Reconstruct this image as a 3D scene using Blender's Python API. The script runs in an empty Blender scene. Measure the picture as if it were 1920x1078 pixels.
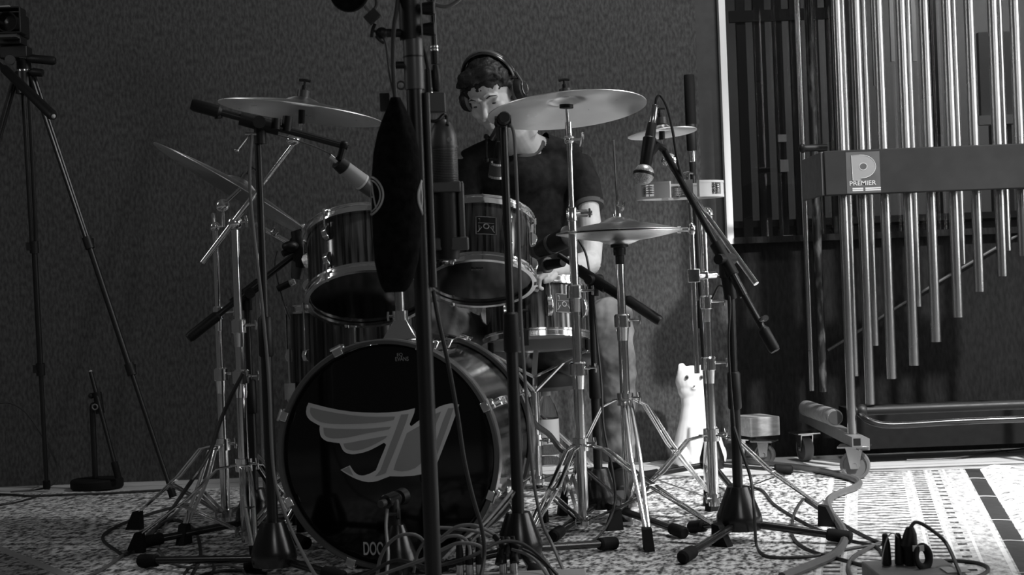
import bpy, bmesh, math, random
from mathutils import Vector, Matrix, noise
from mathutils.geometry import tessellate_polygon
random.seed(7)
S = bpy.context.scene
COL = S.collection
PI = math.pi
V = Vector
# ------------------------------------------------------------------ camera
FPX, ROLL, CAMH = 2940.0, math.radians(2.2), 0.713
cd = bpy.data.cameras.new('camera'); cd.sensor_width = 36; cd.lens = 36*FPX/1920
cd.clip_start = 0.05; cd.clip_end = 60
cam = bpy.data.objects.new('camera', cd); COL.objects.link(cam)
cam.matrix_world = Matrix.Translation((0, 0, CAMH)) @ Matrix.Rotation(PI/2, 4, 'X') @ Matrix.Rotation(-ROLL, 4, 'Z')
S.camera = cam
cd.dof.use_dof = True; cd.dof.focus_distance = 4.9; cd.dof.aperture_fstop = 9.0
# ------------------------------------------------------------------ world, lamps, exposure
S.view_settings.view_transform = 'Standard'; S.view_settings.look = 'None'
S.view_settings.gamma = 1; S.view_settings.exposure = 0.0
w = bpy.data.worlds.new('world'); S.world = w; w.use_nodes = True
w.node_tree.nodes['Background'].inputs[0].default_value = (1, 1, 1, 1)
w.node_tree.nodes['Background'].inputs[1].default_value = 0.036
def aim(o, target):
    o.rotation_euler = (V(target)-o.location).to_track_quat('-Z', 'Y').to_euler()
def area(name, loc, target, sx, sy, power, spread=180):
    l = bpy.data.lights.new(name, 'AREA'); l.shape = 'RECTANGLE'; l.size = sx; l.size_y = sy
    l.energy = power; l.spread = math.radians(spread)
    o = bpy.data.objects.new(name, l); COL.objects.link(o); o.location = loc; aim(o, target); return o
# tall daylight window on the right; unseen fills added for wall, chrome and left rims
for i, (yy, pw) in enumerate(((2.6, 20), (3.7, 34), (4.8, 34))):   # three tall panes of the studio window on the right
    area('window_daylight', (4.4, yy, 1.9), (0.6, 5.2, 0.5), 0.34, 2.3, pw)
area('wall_wash_fill', (1.15, 4.5, 3.3), (0.9, 6.2, 0.5), 0.35, 0.35, 50)  # unseen fill added overhead to wash the back wall
area('camera_side_fill', (0.9, -0.8, 2.4), (0.2, 5.5, 0.7), 1.1, 0.7, 16)  # unseen fill added behind the camera for chrome that faces it
area('left_rim_fill', (-3.2, 4.0, 2.2), (-0.4, 5.0, 0.5), 0.16, 1.0, 7)  # weak unseen strip added for rim highlights on the left stands
def spot(name, loc, target, power, ang, blend, size):
    l = bpy.data.lights.new(name, 'SPOT'); l.energy = power; l.spot_size = math.radians(ang); l.spot_blend = blend
    l.shadow_soft_size = size
    o = bpy.data.objects.new(name, l); COL.objects.link(o); o.location = loc; aim(o, target); return o
spot('sun_patch_spot', (3.0, 2.6, 3.4), (1.5, 5.5, 0.0), 1650, 46, 0.9, 0.08)  # spot standing in for the sun patch on cat and right floor
# ------------------------------------------------------------------ pixel -> world
CR, SR = math.cos(ROLL), math.sin(ROLL)
def uw(px, py):
    dx, dy = px-960, py-539
    return dx*CR-dy*SR, -(dx*SR+dy*CR)
def P(px, py, Y):
    u, w_ = uw(px, py); return V((u*Y/FPX, Y, CAMH+w_*Y/FPX))
def F(px, py, z=0.0):
    u, w_ = uw(px, py); Y = FPX*(z-CAMH)/w_; return V((u*Y/FPX, Y, z))
def XY(px, py, Y):      # foot of a vertical through the pixel at depth Y
    p = P(px, py, Y); return V((p.x, Y, 0))
def RP(px, py, o, n):   # pixel ray on a plane
    c = V((0, 0, CAMH)); d = P(px, py, 1.0)-c
    return c+d*((o-c).dot(n)/d.dot(n))
# ------------------------------------------------------------------ materials
def mat(name, col=0.5, rough=0.5, metal=0.0, spec=0.5, **k):
    m = bpy.data.materials.new(name); m.use_nodes = True
    b = m.node_tree.nodes['Principled BSDF']
    c = (col, col, col) if not isinstance(col, tuple) else col
    b.inputs['Base Color'].default_value = (*c, 1)
    b.inputs['Roughness'].default_value = rough; b.inputs['Metallic'].default_value = metal
    b.inputs['Specular IOR Level'].default_value = spec
    for q, v in k.items(): b.inputs[q.replace('_', ' ')].default_value = v
    # faint procedural variation of the surface finish
    nt = m.node_tree; n = nt.nodes.new('ShaderNodeTexNoise'); n.inputs['Scale'].default_value = 35
    r = nt.nodes.new('ShaderNodeMapRange'); r.inputs[3].default_value = max(0, rough*0.8); r.inputs[4].default_value = min(1, rough*1.2)
    nt.links.new(n.outputs[0], r.inputs[0]); nt.links.new(r.outputs[0], b.inputs['Roughness'])
    tc = nt.nodes.new('ShaderNodeTexCoord'); nt.links.new(tc.outputs['Object'], n.inputs['Vector'])
    return m
def noisy(m, lo, hi, scale, stretch=(1, 1, 1), bump=0.0, detail=4, coord='Object', p0=0.35, p1=0.65):
    nt = m.node_tree; b = nt.nodes['Principled BSDF']; L = nt.links
    tc = nt.nodes.new('ShaderNodeTexCoord'); mp = nt.nodes.new('ShaderNodeMapping')
    mp.inputs['Scale'].default_value = stretch
    n = nt.nodes.new('ShaderNodeTexNoise'); n.inputs['Scale'].default_value = scale; n.inputs['Detail'].default_value = detail
    cr = nt.nodes.new('ShaderNodeValToRGB')
    cr.color_ramp.elements[0].position = p0; cr.color_ramp.elements[1].position = p1
    cr.color_ramp.elements[0].color = (lo, lo, lo, 1); cr.color_ramp.elements[1].color = (hi, hi, hi, 1)
    L.new(tc.outputs[coord], mp.inputs[0]); L.new(mp.outputs[0], n.inputs['Vector'])
    L.new(n.outputs[0], cr.inputs[0]); L.new(cr.outputs[0], b.inputs['Base Color'])
    if bump:
        bp = nt.nodes.new('ShaderNodeBump'); bp.inputs['Strength'].default_value = bump; bp.inputs['Distance'].default_value = 0.01
        L.new(n.outputs[0], bp.inputs['Height']); L.new(bp.outputs[0], b.inputs['Normal'])
    return m
CHROME = mat('chrome', 0.9, 0.13, 1.0)
CHROMED = mat('worn_chrome', 0.5, 0.22, 1.0)
TUBEM = noisy(mat('chime_nickel', 0.4, 0.26, 1.0), 0.34, 0.40, 3)
for n_ in TUBEM.node_tree.nodes:
    if n_.type == 'TEX_NOISE': n_.inputs['Scale'].default_value = 2.0; n_.inputs['Detail'].default_value = 0
CYM = noisy(mat('cymbal_bronze', 0.7, 0.30, 1.0), 0.78, 0.86, 9)
CYM.node_tree.nodes['Principled BSDF'].inputs['Anisotropic'].default_value = 0.75
_t = CYM.node_tree.nodes.new('ShaderNodeTangent'); _t.direction_type = 'RADIAL'; _t.axis = 'Z'
CYM.node_tree.links.new(_t.outputs[0], CYM.node_tree.nodes['Principled BSDF'].inputs['Tangent'])
BLACK = mat('black_powder_coat', 0.006, 0.38)
BLACKM = mat('black_satin_metal', 0.009, 0.25, 0.0, 0.55)
PLAST = mat('black_plastic', 0.006, 0.5, 0.0, 0.35)
DGREY = mat('dark_grey_paint', 0.035, 0.45)
MGREY = mat('mid_grey_paint', 0.13, 0.5)
RUB = mat('black_rubber', 0.006, 0.75, 0.0, 0.2)
CLOTHB = noisy(mat('black_cloth', 0.006, 0.95, 0, 0.05), 0.003, 0.008, 60, bump=0.3)
WHITE = mat('white_paint', 0.85, 0.4)
CREAM = mat('cream_plastic', 0.55, 0.45)
LIGHTG = mat('pale_grey_enamel', 0.34, 0.4)
GRILLE = noisy(mat('steel_mesh_grille', 0.5, 0.4, 0.5), 0.25, 0.7, 320)
CABLE = mat('black_cable', 0.02, 0.5)
CABLEG = mat('grey_cable', 0.13, 0.45)
CABLEH = mat('heavy_grey_cable', 0.09, 0.42)
HEADB = mat('black_drumhead', 0.004, 0.10, 0.0, 0.45)
HEADC = mat('coated_drumhead', 0.3, 0.25, 0.0, 0.5)
HOOPW = mat('lacquered_grey_hoop', 0.11, 0.25)
LOGO1 = mat('logo_light_grey', 0.72, 0.5)
LOGO2 = mat('logo_mid_grey', 0.36, 0.5)
PRINT = mat('pale_print', 0.30, 0.6)
SKIN = noisy(mat('skin', 0.42, 0.5, 0, 0.4), 0.38, 0.45, 30)
SHIRT = noisy(mat('dark_tshirt', 0.014, 0.95, 0, 0.1), 0.010, 0.018, 40, bump=0.2)
TRIMC = mat('grey_tshirt_trim', 0.07, 0.9, 0, 0.1)
JEANS = noisy(mat('faded_jeans', 0.09, 0.9, 0, 0.15), 0.07, 0.20, 9, bump=0.15)
HAIR = noisy(mat('dark_hair', 0.012, 0.55, 0, 0.35), 0.003, 0.012, 40, (1, 1, 1), 0.5)
EYEM = mat('eye', 0.05, 0.2)
GUNM = mat('grey_moulded_plastic', 0.06, 0.4)
WOODB = noisy(mat('block_wood', 0.3, 0.6), 0.20, 0.30, 12, (1, 6, 6))
BEAM = noisy(mat('ribbed_beam_wrap', 0.2, 0.6), 0.06, 0.26, 40, (1, 8, 1))
BOARD = noisy(mat('damper_board_paint', 0.06, 0.8, 0, 0.08), 0.016, 0.020, 7)
GLASSD = mat('drum_shell_lacquer', 0.01, 0.1)
def zebra():
    m = mat('striped_wood_lacquer', 0.03, 0.13, 0, 0.6)
    nt = m.node_tree; b = nt.nodes['Principled BSDF']; L = nt.links
    uv = nt.nodes.new('ShaderNodeTexCoord'); mp = nt.nodes.new('ShaderNodeMapping'); mp.inputs['Scale'].default_value = (95, 1.1, 1)
    n = nt.nodes.new('ShaderNodeTexNoise'); n.inputs['Scale'].default_value = 1.0; n.inputs['Detail'].default_value = 3
    cr = nt.nodes.new('ShaderNodeValToRGB'); e = cr.color_ramp.elements
    e[0].position = 0.42; e[1].position = 0.66; e[0].color = (0.006, 0.006, 0.006, 1); e[1].color = (0.085, 0.085, 0.085, 1)
    L.new(uv.outputs['UV'], mp.inputs[0]); L.new(mp.outputs[0], n.inputs['Vector']); L.new(n.outputs[0], cr.inputs[0]); L.new(cr.outputs[0], b.inputs['Base Color'])
    return m
ZEB = zebra()
def clear(name, tint=0.9, rough=0.03):
    m = bpy.data.materials.new(name); m.use_nodes = True; nt = m.node_tree
    b = nt.nodes['Principled BSDF']; b.inputs['Base Color'].default_value = (tint, tint, tint, 1)
    b.inputs['Roughness'].default_value = rough; b.inputs['Transmission Weight'].default_value = 1.0; b.inputs['IOR'].default_value = 1.2
    n = nt.nodes.new('ShaderNodeTexNoise'); n.inputs['Scale'].default_value = 30
    bp = nt.nodes.new('ShaderNodeBump'); bp.inputs['Strength'].default_value = 0.05
    nt.links.new(n.outputs[0], bp.inputs['Height']); nt.links.new(bp.outputs[0], b.inputs['Normal'])
    return m
PET = clear('clear_bottle_plastic', 0.92)
def pane_glass():
    m = bpy.data.materials.new('window_glass'); m.use_nodes = True; nt = m.node_tree; nt.nodes.clear()
    o = nt.nodes.new('ShaderNodeOutputMaterial'); t = nt.nodes.new('ShaderNodeBsdfTransparent'); g = nt.nodes.new('ShaderNodeBsdfGlossy')
    t.inputs[0].default_value = (0.7, 0.7, 0.7, 1); g.inputs['Roughness'].default_value = 0.02
    mx = nt.nodes.new('ShaderNodeMixShader'); mx.inputs[0].default_value = 0.07
    nt.links.new(t.outputs[0], mx.inputs[1]); nt.links.new(g.outputs[0], mx.inputs[2]); nt.links.new(mx.outputs[0], o.inputs[0]); return m
PANE = pane_glass()
def floor_mat():
    m = mat('pale_floorboards', 0.4, 0.45); nt = m.node_tree; b = nt.nodes['Principled BSDF']; L = nt.links
    tc = nt.nodes.new('ShaderNodeTexCoord')
    br = nt.nodes.new('ShaderNodeTexBrick'); br.inputs['Scale'].default_value = 1.0
    br.inputs['Brick Width'].default_value = 1.9; br.inputs['Row Height'].default_value = 0.135
    br.inputs['Mortar Size'].default_value = 0.0035; br.inputs['Mortar'].default_value = (0.08, 0.08, 0.08, 1)
    br.inputs['Color1'].default_value = (0.60, 0.60, 0.60, 1); br.inputs['Color2'].default_value = (0.78, 0.78, 0.78, 1)
    mp = nt.nodes.new('ShaderNodeMapping'); mp.inputs['Scale'].default_value = (1.5, 30, 1)
    n = nt.nodes.new('ShaderNodeTexNoise'); n.inputs['Scale'].default_value = 2.0; n.inputs['Detail'].default_value = 5
    mx = nt.nodes.new('ShaderNodeMix'); mx.data_type = 'RGBA'; mx.blend_type = 'MULTIPLY'; mx.inputs[0].default_value = 0.25
    L.new(tc.outputs['Object'], br.inputs['Vector']); L.new(tc.outputs['Object'], mp.inputs[0]); L.new(mp.outputs[0], n.inputs['Vector'])
    L.new(br.outputs[0], mx.inputs[6]); L.new(n.outputs[0], mx.inputs[7]); L.new(mx.outputs[2], b.inputs['Base Color']); return m
def rug_mat(name, borders=True, lo=0.06, hi=0.70):
    m = mat(name, 0.3, 0.95, 0, 0.05); nt = m.node_tree; b = nt.nodes['Principled BSDF']; L = nt.links; N = nt.nodes.new
    tc = N('ShaderNodeTexCoord'); sp = N('ShaderNodeSeparateXYZ'); L.new(tc.outputs['UV'], sp.inputs[0])
    U, W = sp.outputs[0], sp.outputs[1]
    def M(op, a, b_=None, c=None):
        n = N('ShaderNodeMath'); n.operation = op
        for i, q in enumerate((a, b_, c)):
            if q is None: continue
            if isinstance(q, (int, float)): n.inputs[i].default_value = q
            else: L.new(q, n.inputs[i])
        return n.outputs[0]
    # field: fine angular ornament from voronoi cells mixed with mirrored waves
    vo = N('ShaderNodeTexVoronoi'); vo.inputs['Scale'].default_value = 40; vo.distance = 'MANHATTAN'
    mir = M('ABSOLUTE', M('SUBTRACT', M('FRACT', M('MULTIPLY', U, 2.2)), 0.5))
    cmb = N('ShaderNodeCombineXYZ'); L.new(M('MULTIPLY', mir, 0.9), cmb.inputs[0]); L.new(M('MULTIPLY', W, 1.0), cmb.inputs[1])
    L.new(cmb.outputs[0], vo.inputs['Vector'])
    no = N('ShaderNodeTexNoise'); no.inputs['Scale'].default_value = 24; no.inputs['Detail'].default_value = 5; L.new(cmb.outputs[0], no.inputs['Vector'])
    no2 = N('ShaderNodeTexNoise'); no2.inputs['Scale'].default_value = 110; no2.inputs['Detail'].default_value = 2; L.new(tc.outputs['UV'], no2.inputs['Vector'])
    pat = M('ADD', M('MULTIPLY', vo.outputs['Distance'], 0.30), M('MULTIPLY', M('SUBTRACT', no.outputs[0], 0.5), 1.9))
    pat = M('ADD', M('ADD', pat, 0.38), M('MULTIPLY', M('SUBTRACT', no2.outputs[0], 0.5), 1.1))
    if borders:
        # border bands measured from the right edge (u) : thin light lines and rows of small motifs
        def band(c, wd): return M('LESS_THAN', M('ABSOLUTE', M('SUBTRACT', U, c)), wd)
        dots = M('LESS_THAN', M('ABSOLUTE', M('SUBTRACT', M('FRACT', M('MULTIPLY', W, 11)), 0.5)), 0.16)
        b1 = M('MULTIPLY', band(0.105, 0.012), dots); b2 = M('MULTIPLY', band(0.165, 0.02), M('LESS_THAN', M('ABSOLUTE', M('SUBTRACT', M('FRACT', M('MULTIPLY', W, 19)), 0.5)), 0.22))
        b3 = M('MULTIPLY', band(0.43, 0.02), M('LESS_THAN', M('ABSOLUTE', M('SUBTRACT', M('FRACT', M('MULTIPLY', W, 19)), 0.5)), 0.22))
        # medallion chain in the middle of the border
        d = M('ABSOLUTE', M('SUBTRACT', U, 0.295)); ww = M('ABSOLUTE', M('SUBTRACT', M('FRACT', M('MULTIPLY', W, 3.2)), 0.5))
        rings = M('FRACT', M('ADD', M('MULTIPLY', d, 7), M('MULTIPLY', ww, 6)))
        b4 = M('MULTIPLY', M('LESS_THAN', d, 0.075), M('LESS_THAN', rings, 0.28))
        dark = M('MAXIMUM', M('MAXIMUM', b1, b2), M('MAXIMUM', b3, b4))
        lines = M('MAXIMUM', M('MAXIMUM', band(0.012, 0.006), band(0.075, 0.004)), M('MAXIMUM', band(0.135, 0.004), M('MAXIMUM', band(0.195, 0.004), M('MAXIMUM', band(0.40, 0.004), band(0.46, 0.006)))))
        inb = M('LESS_THAN', U, 0.47)
        base = M('ADD', M('MULTIPLY', pat, M('SUBTRACT', 1.0, M('MULTIPLY', inb, 0.62))), M('MULTIPLY', inb, 0.43))
        pat = M('ADD', M('SUBTRACT', base, M('MULTIPLY', dark, 0.33)), M('MULTIPLY', lines, 0.22))
    cr = N('ShaderNodeValToRGB'); e = cr.color_ramp.elements
    e[0].position = 0.36; e[1].position = 0.84; e[0].color = (lo, lo, lo, 1); e[1].color = (hi, hi, hi, 1)
    L.new(pat, cr.inputs[0]); L.new(cr.outputs[0], b.inputs['Base Color'])
    bp = N('ShaderNodeBump'); bp.inputs['Strength'].default_value = 0.5; bp.inputs['Distance'].default_value = 0.004
    L.new(no2.outputs[0], bp.inputs['Height']); L.new(bp.outputs[0], b.inputs['Normal']); return m
# ------------------------------------------------------------------ mesh builder
ORG = {}
def tag(o, label=None, cat=None, group=None, kind=None):
    if label: o['label'] = label
    if cat: o['category'] = cat
    if group: o['group'] = group
    if kind: o['kind'] = kind
    return o
def thing(name, label, cat, loc, group=None):
    o = bpy.data.objects.new(name, None); COL.objects.link(o); o.location = loc; o.empty_display_size = 0.05
    ORG[o] = V(loc); return tag(o, label, cat, group)
def frame(d, ref=None):
    d = V(d).normalized(); r = V(ref) if ref is not None else V((0, 0, 1))
    if abs(d.dot(r)) > 0.98: r = V((1, 0, 0)) if abs(d.x) < 0.9 else V((0, 1, 0))
    x = r.cross(d).normalized(); return x, d.cross(x).normalized(), d
def smooth(pts, n=8):
    p = [V(q) for q in pts]
    if len(p) < 3: return p
    p = [p[0]*2-p[1]]+p+[p[-1]*2-p[-2]]; out = []
    for i in range(1, len(p)-2):
        a, b, c, d = p[i-1:i+3]
        for k in range(n):
            t = k/n
            out.append(0.5*((2*b)+(c-a)*t+(2*a-5*b+4*c-d)*t*t+(3*b-a-3*c+d)*t**3))
    out.append(p[-2]); return out
class MB:
    def __init__(s): s.v = []; s.f = []; s.uv = {}
    def add(s, vs, fs):
        o = len(s.v); s.v += [V(q) for q in vs]; s.f += [tuple(i+o for i in f) for f in fs]; return s
    def box(s, c, size, rot=None, frm=None):
        x, y, z = (q/2 for q in size); vs = [V((a*x, b*y, c_*z)) for a in (-1, 1) for b in (-1, 1) for c_ in (-1, 1)]
        if frm: vs = [frm[0]*q.x+frm[1]*q.y+frm[2]*q.z for q in vs]
        elif rot: vs = [Matrix.Rotation(rot, 3, 'Z') @ q for q in vs]
        return s.add([V(c)+q for q in vs], [(0, 1, 3, 2), (4, 6, 7, 5), (0, 4, 5, 1), (2, 3, 7, 6), (0, 2, 6, 4), (1, 5, 7, 3)])
    def bar(s, a, b, w_, t, up=(0, 0, 1)):   # flat strip a->b, w_ wide, t thick
        a, b = V(a), V(b); fr = frame(b-a, up); return s.box((a+b)/2, (w_, t, (b-a).length), frm=fr)
    def tube(s, pts, r, seg=12, closed=False, flat=1.0, up=None):
        pts = [V(p) for p in pts]; n = len(pts); rr = r if isinstance(r, (list, tuple)) else [r]*n
        if len(rr) != n: rr = [rr[0]+(rr[-1]-rr[0])*i/(n-1) for i in range(n)]
        t = [(pts[min(i+1, n-1)]-pts[max(i-1, 0)]) if not closed else (pts[(i+1) % n]-pts[i-1]) for i in range(n)]
        x, y, _ = frame(t[0], up); vs = []; o = len(s.v)
        for i in range(n):
            d = t[i].normalized(); x = (x-d*x.dot(d)); x = x.normalized() if x.length > 1e-6 else frame(d)[0]; y = d.cross(x)
            for k in range(seg):
                a = 2*PI*k/seg; vs.append(pts[i]+x*math.cos(a)*rr[i]+y*math.sin(a)*rr[i]*flat)
        fs = []
        for i in range(n if closed else n-1):
            j = (i+1) % n
            for k in range(seg): fs.append((i*seg+k, i*seg+(k+1) % seg, j*seg+(k+1) % seg, j*seg+k))
        if not closed: fs += [tuple(range(seg-1, -1, -1)), tuple((n-1)*seg+k for k in range(seg))]
        return s.add(vs, fs)
    def lathe(s, prof, o=(0, 0, 0), axis=(0, 0, 1), seg=32, uv=False, arc=None):
        x, y, z = frame(axis, (0, 1, 0.01)); o = V(o); vs = []; base = len(s.f); n = len(prof)
        for k in range(seg):
            a = 2*PI*k/seg; d = x*math.cos(a)+y*math.sin(a)
            for (r, h) in prof: vs.append(o+d*r+z*h)
        fs = []
        for k in range(seg):
            k2 = (k+1) % seg
            for i in range(n-1):
                fs.append((k*n+i, k2*n+i, k2*n+i+1, k*n+i+1))
                if uv: s.uv[base+len(fs)-1] = [(k/seg, i/(n-1)), ((k+1)/seg, i/(n-1)), ((k+1)/seg, (i+1)/(n-1)), (k/seg, (i+1)/(n-1))]
        return s.add(vs, fs)
    def disc(s, o, axis, r, h, seg=32): return s.lathe([(1e-5, 0), (r, 0), (r, h), (1e-5, h)], o, axis, seg)
    def ball(s, c, r, seg=20, rings=12, frm=None):
        r = r if isinstance(r, (tuple, list)) else (r, r, r); fx = frm or (V((1, 0, 0)), V((0, 1, 0)), V((0, 0, 1))); c = V(c)
        vs = [c+fx[2]*r[2]]; fs = []
        for i in range(1, rings):
            a = PI*i/rings
            for k in range(seg):
                b = 2*PI*k/seg; vs.append(c+fx[0]*r[0]*math.sin(a)*math.cos(b)+fx[1]*r[1]*math.sin(a)*math.sin(b)+fx[2]*r[2]*math.cos(a))
        vs.append(c-fx[2]*r[2]); L_ = len(vs)-1
        for k in range(seg):
            fs.append((0, 1+k, 1+(k+1) % seg)); fs.append((L_, 1+(rings-2)*seg+(k+1) % seg, 1+(rings-2)*seg+k))
            for i in range(rings-2): fs.append((1+i*seg+k, 1+(i+1)*seg+k, 1+(i+1)*seg+(k+1) % seg, 1+i*seg+(k+1) % seg))
        return s.add(vs, fs)
    def prism(s, pts, ext):
        pts = [V(p) for p in pts]; n = len(pts); ext = V(ext)
        tris = tessellate_polygon([pts]); 
        fs = [tuple(t) for t in tris]+[tuple(i+n for i in reversed(t)) for t in tris]
        fs += [(i, (i+1) % n, n+(i+1) % n, n+i) for i in range(n)]
        return s.add(pts+[p+ext for p in pts], fs)
    def mesh(s, name, m, org=(0, 0, 0), ang=35):
        me = bpy.data.meshes.new(name); org = V(org)
        me.from_pydata([tuple(q-org) for q in s.v], [], s.f); me.validate()
        if s.uv:
            ul = me.uv_layers.new(name='UVMap')
            for p in me.polygons:
                if p.index in s.uv:
                    for li, c in zip(p.loop_indices, s.uv[p.index]): ul.data[li].uv = c
        bm = bmesh.new(); bm.from_mesh(me); bmesh.ops.recalc_face_normals(bm, faces=bm.faces); bm.to_mesh(me); bm.free()
        me.shade_smooth(); me.set_sharp_from_angle(angle=math.radians(ang)); me.materials.append(m); return me
    def build(s, name, m, parent=None, base=None, ang=35, bevel=0, label=None):
        org = ORG[parent] if parent else (V(base) if base is not None else V((0, 0, 0)))
        o = bpy.data.objects.new(name, s.mesh(name, m, org, ang)); COL.objects.link(o)
        if parent: o.parent = parent
        else: o.location = org
        ORG[o] = org
        if bevel:
            b = o.modifiers.new('bevel', 'BEVEL'); b.width = bevel; b.segments = 2; b.limit_method = 'ANGLE'
        if label: o['label'] = label
        return o
def struct(o): o['kind'] = 'structure'; return o
def voxel(mb, name, m, parent, size, smooth_it=4, disp=None, ang=180, thing_base=None):
    """joins overlapping volumes into one continuous skin"""
    tmp = mb.build(name, m, parent, base=thing_base, ang=ang)
    r = tmp.modifiers.new('r', 'REMESH'); r.mode = 'VOXEL'; r.voxel_size = size
    if smooth_it: q = tmp.modifiers.new('s', 'SMOOTH'); q.iterations = smooth_it; q.factor = 0.5
    dg = bpy.context.evaluated_depsgraph_get(); me = bpy.data.meshes.new_from_object(tmp.evaluated_get(dg))
    tmp.modifiers.clear()
    if disp:
        cn = [(v_.co.copy(), v_.normal.copy()) for v_ in me.vertices]; flat = []
        for c_, n_ in cn: flat += disp(c_, n_)[:]
        me.vertices.foreach_set('co', flat); me.update()
    me.shade_smooth(); old = tmp.data; tmp.data = me; bpy.data.meshes.remove(old); me.name = name
    if not me.materials: me.materials.append(m)
    return tmp
def text(s_, o, xd, yd, size, m, parent, name='lettering', ext=0.0006, squeeze=1.0, bold=0.0, label=None):
    """flat lettering lying on a surface: xd reading direction, yd up, left-bottom at o"""
    c = bpy.data.curves.new('t', 'FONT'); c.body = s_; c.size = size; c.extrude = ext; c.offset = bold
    t = bpy.data.objects.new('t', c); COL.objects.link(t); dg = bpy.context.evaluated_depsgraph_get(); dg.update()
    me = bpy.data.meshes.new_from_object(t.evaluated_get(dg)); bpy.data.objects.remove(t)
    xd, yd = V(xd).normalized(), V(yd).normalized(); z = xd.cross(yd)
    for v_ in me.vertices: v_.co = V(o)+xd*v_.co.x*squeeze+yd*v_.co.y+z*v_.co.z-ORG[parent]
    me.materials.clear(); me.materials.append(m)
    ob = bpy.data.objects.new(name, me); COL.objects.link(ob); ob.parent = parent; ORG[ob] = ORG[parent]; me.name = name
    if label: ob['label'] = label
    return ob
def cable(label, pts, r=0.0035, m=None, n=8, name='cable', cat='cable', group=None):
    q = []
    for p in pts:
        if isinstance(p, V): q.append(p)
        elif len(p) == 2: q.append(F(p[0], p[1], r+0.006))
        else: q.append(P(*p))
    o = MB().tube(smooth(q, n), r, 8).build(name, m or CABLE, base=(q[0].x, q[0].y, 0)); return tag(o, label, cat, group)
# ================================================================== the setting
WY = 6.22
FABRIC = noisy(mat('charcoal_wall_fabric', 0.03, 0.95, 0, 0.1), 0.040, 0.082, 42, (2.4, 2.4, 1), 0.15, 6)
DARKF = noisy(mat('black_wall_cloth', 0.01, 0.95, 0, 0.1), 0.007, 0.012, 30, (3, 3, 1), 0.3)
PANELG = noisy(mat('smooth_grey_panel', 0.07, 0.7), 0.032, 0.042, 6)
TRIMG = mat('pale_window_trim', 0.75, 0.55)
def wx(px, py=539, Y=WY): return P(px, py, Y).x
xa = wx(1310, 200); xb = wx(1352, 200); xc = wx(1364, 200); xd_ = 4.5
zs = P(1390, 457, WY).z                      # window sill height
o = struct(MB().box((0.9, 4.0, -0.05), (8.6, 11.2, 0.1)).build('floor', floor_mat()))
struct(MB().box(((-3.4+xa)/2, WY+0.1, 1.55), (xa+3.4, 0.2, 3.3)).build('wall_back', FABRIC))
struct(MB().box(((xa+xb)/2, WY+0.115, 1.55), (xb-xa, 0.2, 3.3)).build('wall_panel', PANELG))
struct(MB().box(((xa+xc)/2, WY+0.1, zs/2-.05), (xc-xa, 0.206, zs+.1)).build('wall_beneath_panel', FABRIC))
struct(MB().box(((xb+xc)/2, WY+0.09, (zs+3.2)/2), (xc-xb, 0.26, 3.2-zs)).build('trim_1', TRIMG))
struct(MB().box(((xc+xd_)/2, WY+0.1, zs/2-.05), (xd_-xc, 0.2, zs+.1)).build('wall_below_window', DARKF))
struct(MB().box(((xc+xd_)/2, WY+0.1, 3.0), (xd_-xc, 0.2, 0.4)).build('wall_above_window', DARKF))
struct(MB().box(((xc+xd_)/2, WY+0.07, zs+0.012), (xd_-xc, 0.24, 0.025)).build('trim_2', DARKF))
win = struct(MB().box(((xc+xd_)/2, WY+0.12, (zs+2.8)/2+.012), (xd_-xc, 0.012, 2.8-zs)).build('window_1', PANE))
# the room behind the glass; slats, blocks and strips stand in for reflections
CTRL = mat('control_room_wall_paint', 0.16, 0.8)
struct(MB().box((2.6, 8.6, 1.4), (5.2, 0.1, 3.6)).build('wall_control_room', CTRL))
struct(MB().box((2.6, 7.5, -0.05), (5.2, 2.3, 0.1)).build('floor_control_room', DGREY))
def slats(px0, Y, n):  # dark bars built in place of reflections in the pane
    t = thing('reflection_slats', 'tall dark slats behind the window glass standing in for its reflections, left of the chimes', 'screen', (wx(1460, 200, Y), Y, 0))
    for i in range(n):
        x = wx(1394+i*34, 200, Y); MB().box((x, Y, 1.15), (0.040+0.010*(i % 2), 0.03, 2.3)).build('slat', PLAST, t)
    a, b = wx(1372, 200, Y), wx(1392+(n-1)*32+20, 200, Y)
    for z in (P(1460, 30, Y).z, 0.35): MB().box(((a+b)/2, Y-0.02, z), (b-a, 0.02, 0.05)).build('crossbar', PLAST, t)
    return t
SCR = slats(1380, 6.9, 6)
t = thing('mixing_desk', 'dark mixing desk low behind the window glass', 'desk', (1.9, 7.3, 0))
MB().box((2.1, 7.3, 0.62), (2.3, 0.5, 0.62)).build('desk_body', PLAST, t)
a = MB(); a.box((2.1, 7.3, 0.955), (2.3, 0.6, 0.03)).build('desk_top', DGREY, t)
GLINT = bpy.data.materials.new('reflection_glow'); GLINT.use_nodes = True  # glow put in for bright reflections along the pane's lower edge
GLINT.node_tree.nodes['Principled BSDF'].inputs['Emission Color'].default_value = (1, 1, 1, 1)
GLINT.node_tree.nodes['Principled BSDF'].inputs['Emission Strength'].default_value = 2.0
for px, py, ww, hh, lb in ((1391, 452, 12, 6, 'leftmost'), (1413, 450, 17, 10, 'second from left'), (1446, 451, 8, 6, 'third from left'), (1477, 446, 18, 9, 'rightmost')):
    p = P(px, py, 6.75); s_ = 6.75/FPX
    t = thing('reflection_glint', 'small glowing block added for a bright reflection at the bottom of the window, %s of the four' % lb, 'light', (p.x, 6.75, p.z-0.01), 'small glints along the window bottom')
    MB().box((p.x, 6.75, p.z), (ww*s_, 0.02, hh*s_)).build('glow_block', GLINT, t)
    MB().box((p.x, 6.77, (p.z-.01)/2), (0.02, 0.02, p.z-0.01)).build('stem', PLAST, t)
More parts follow.
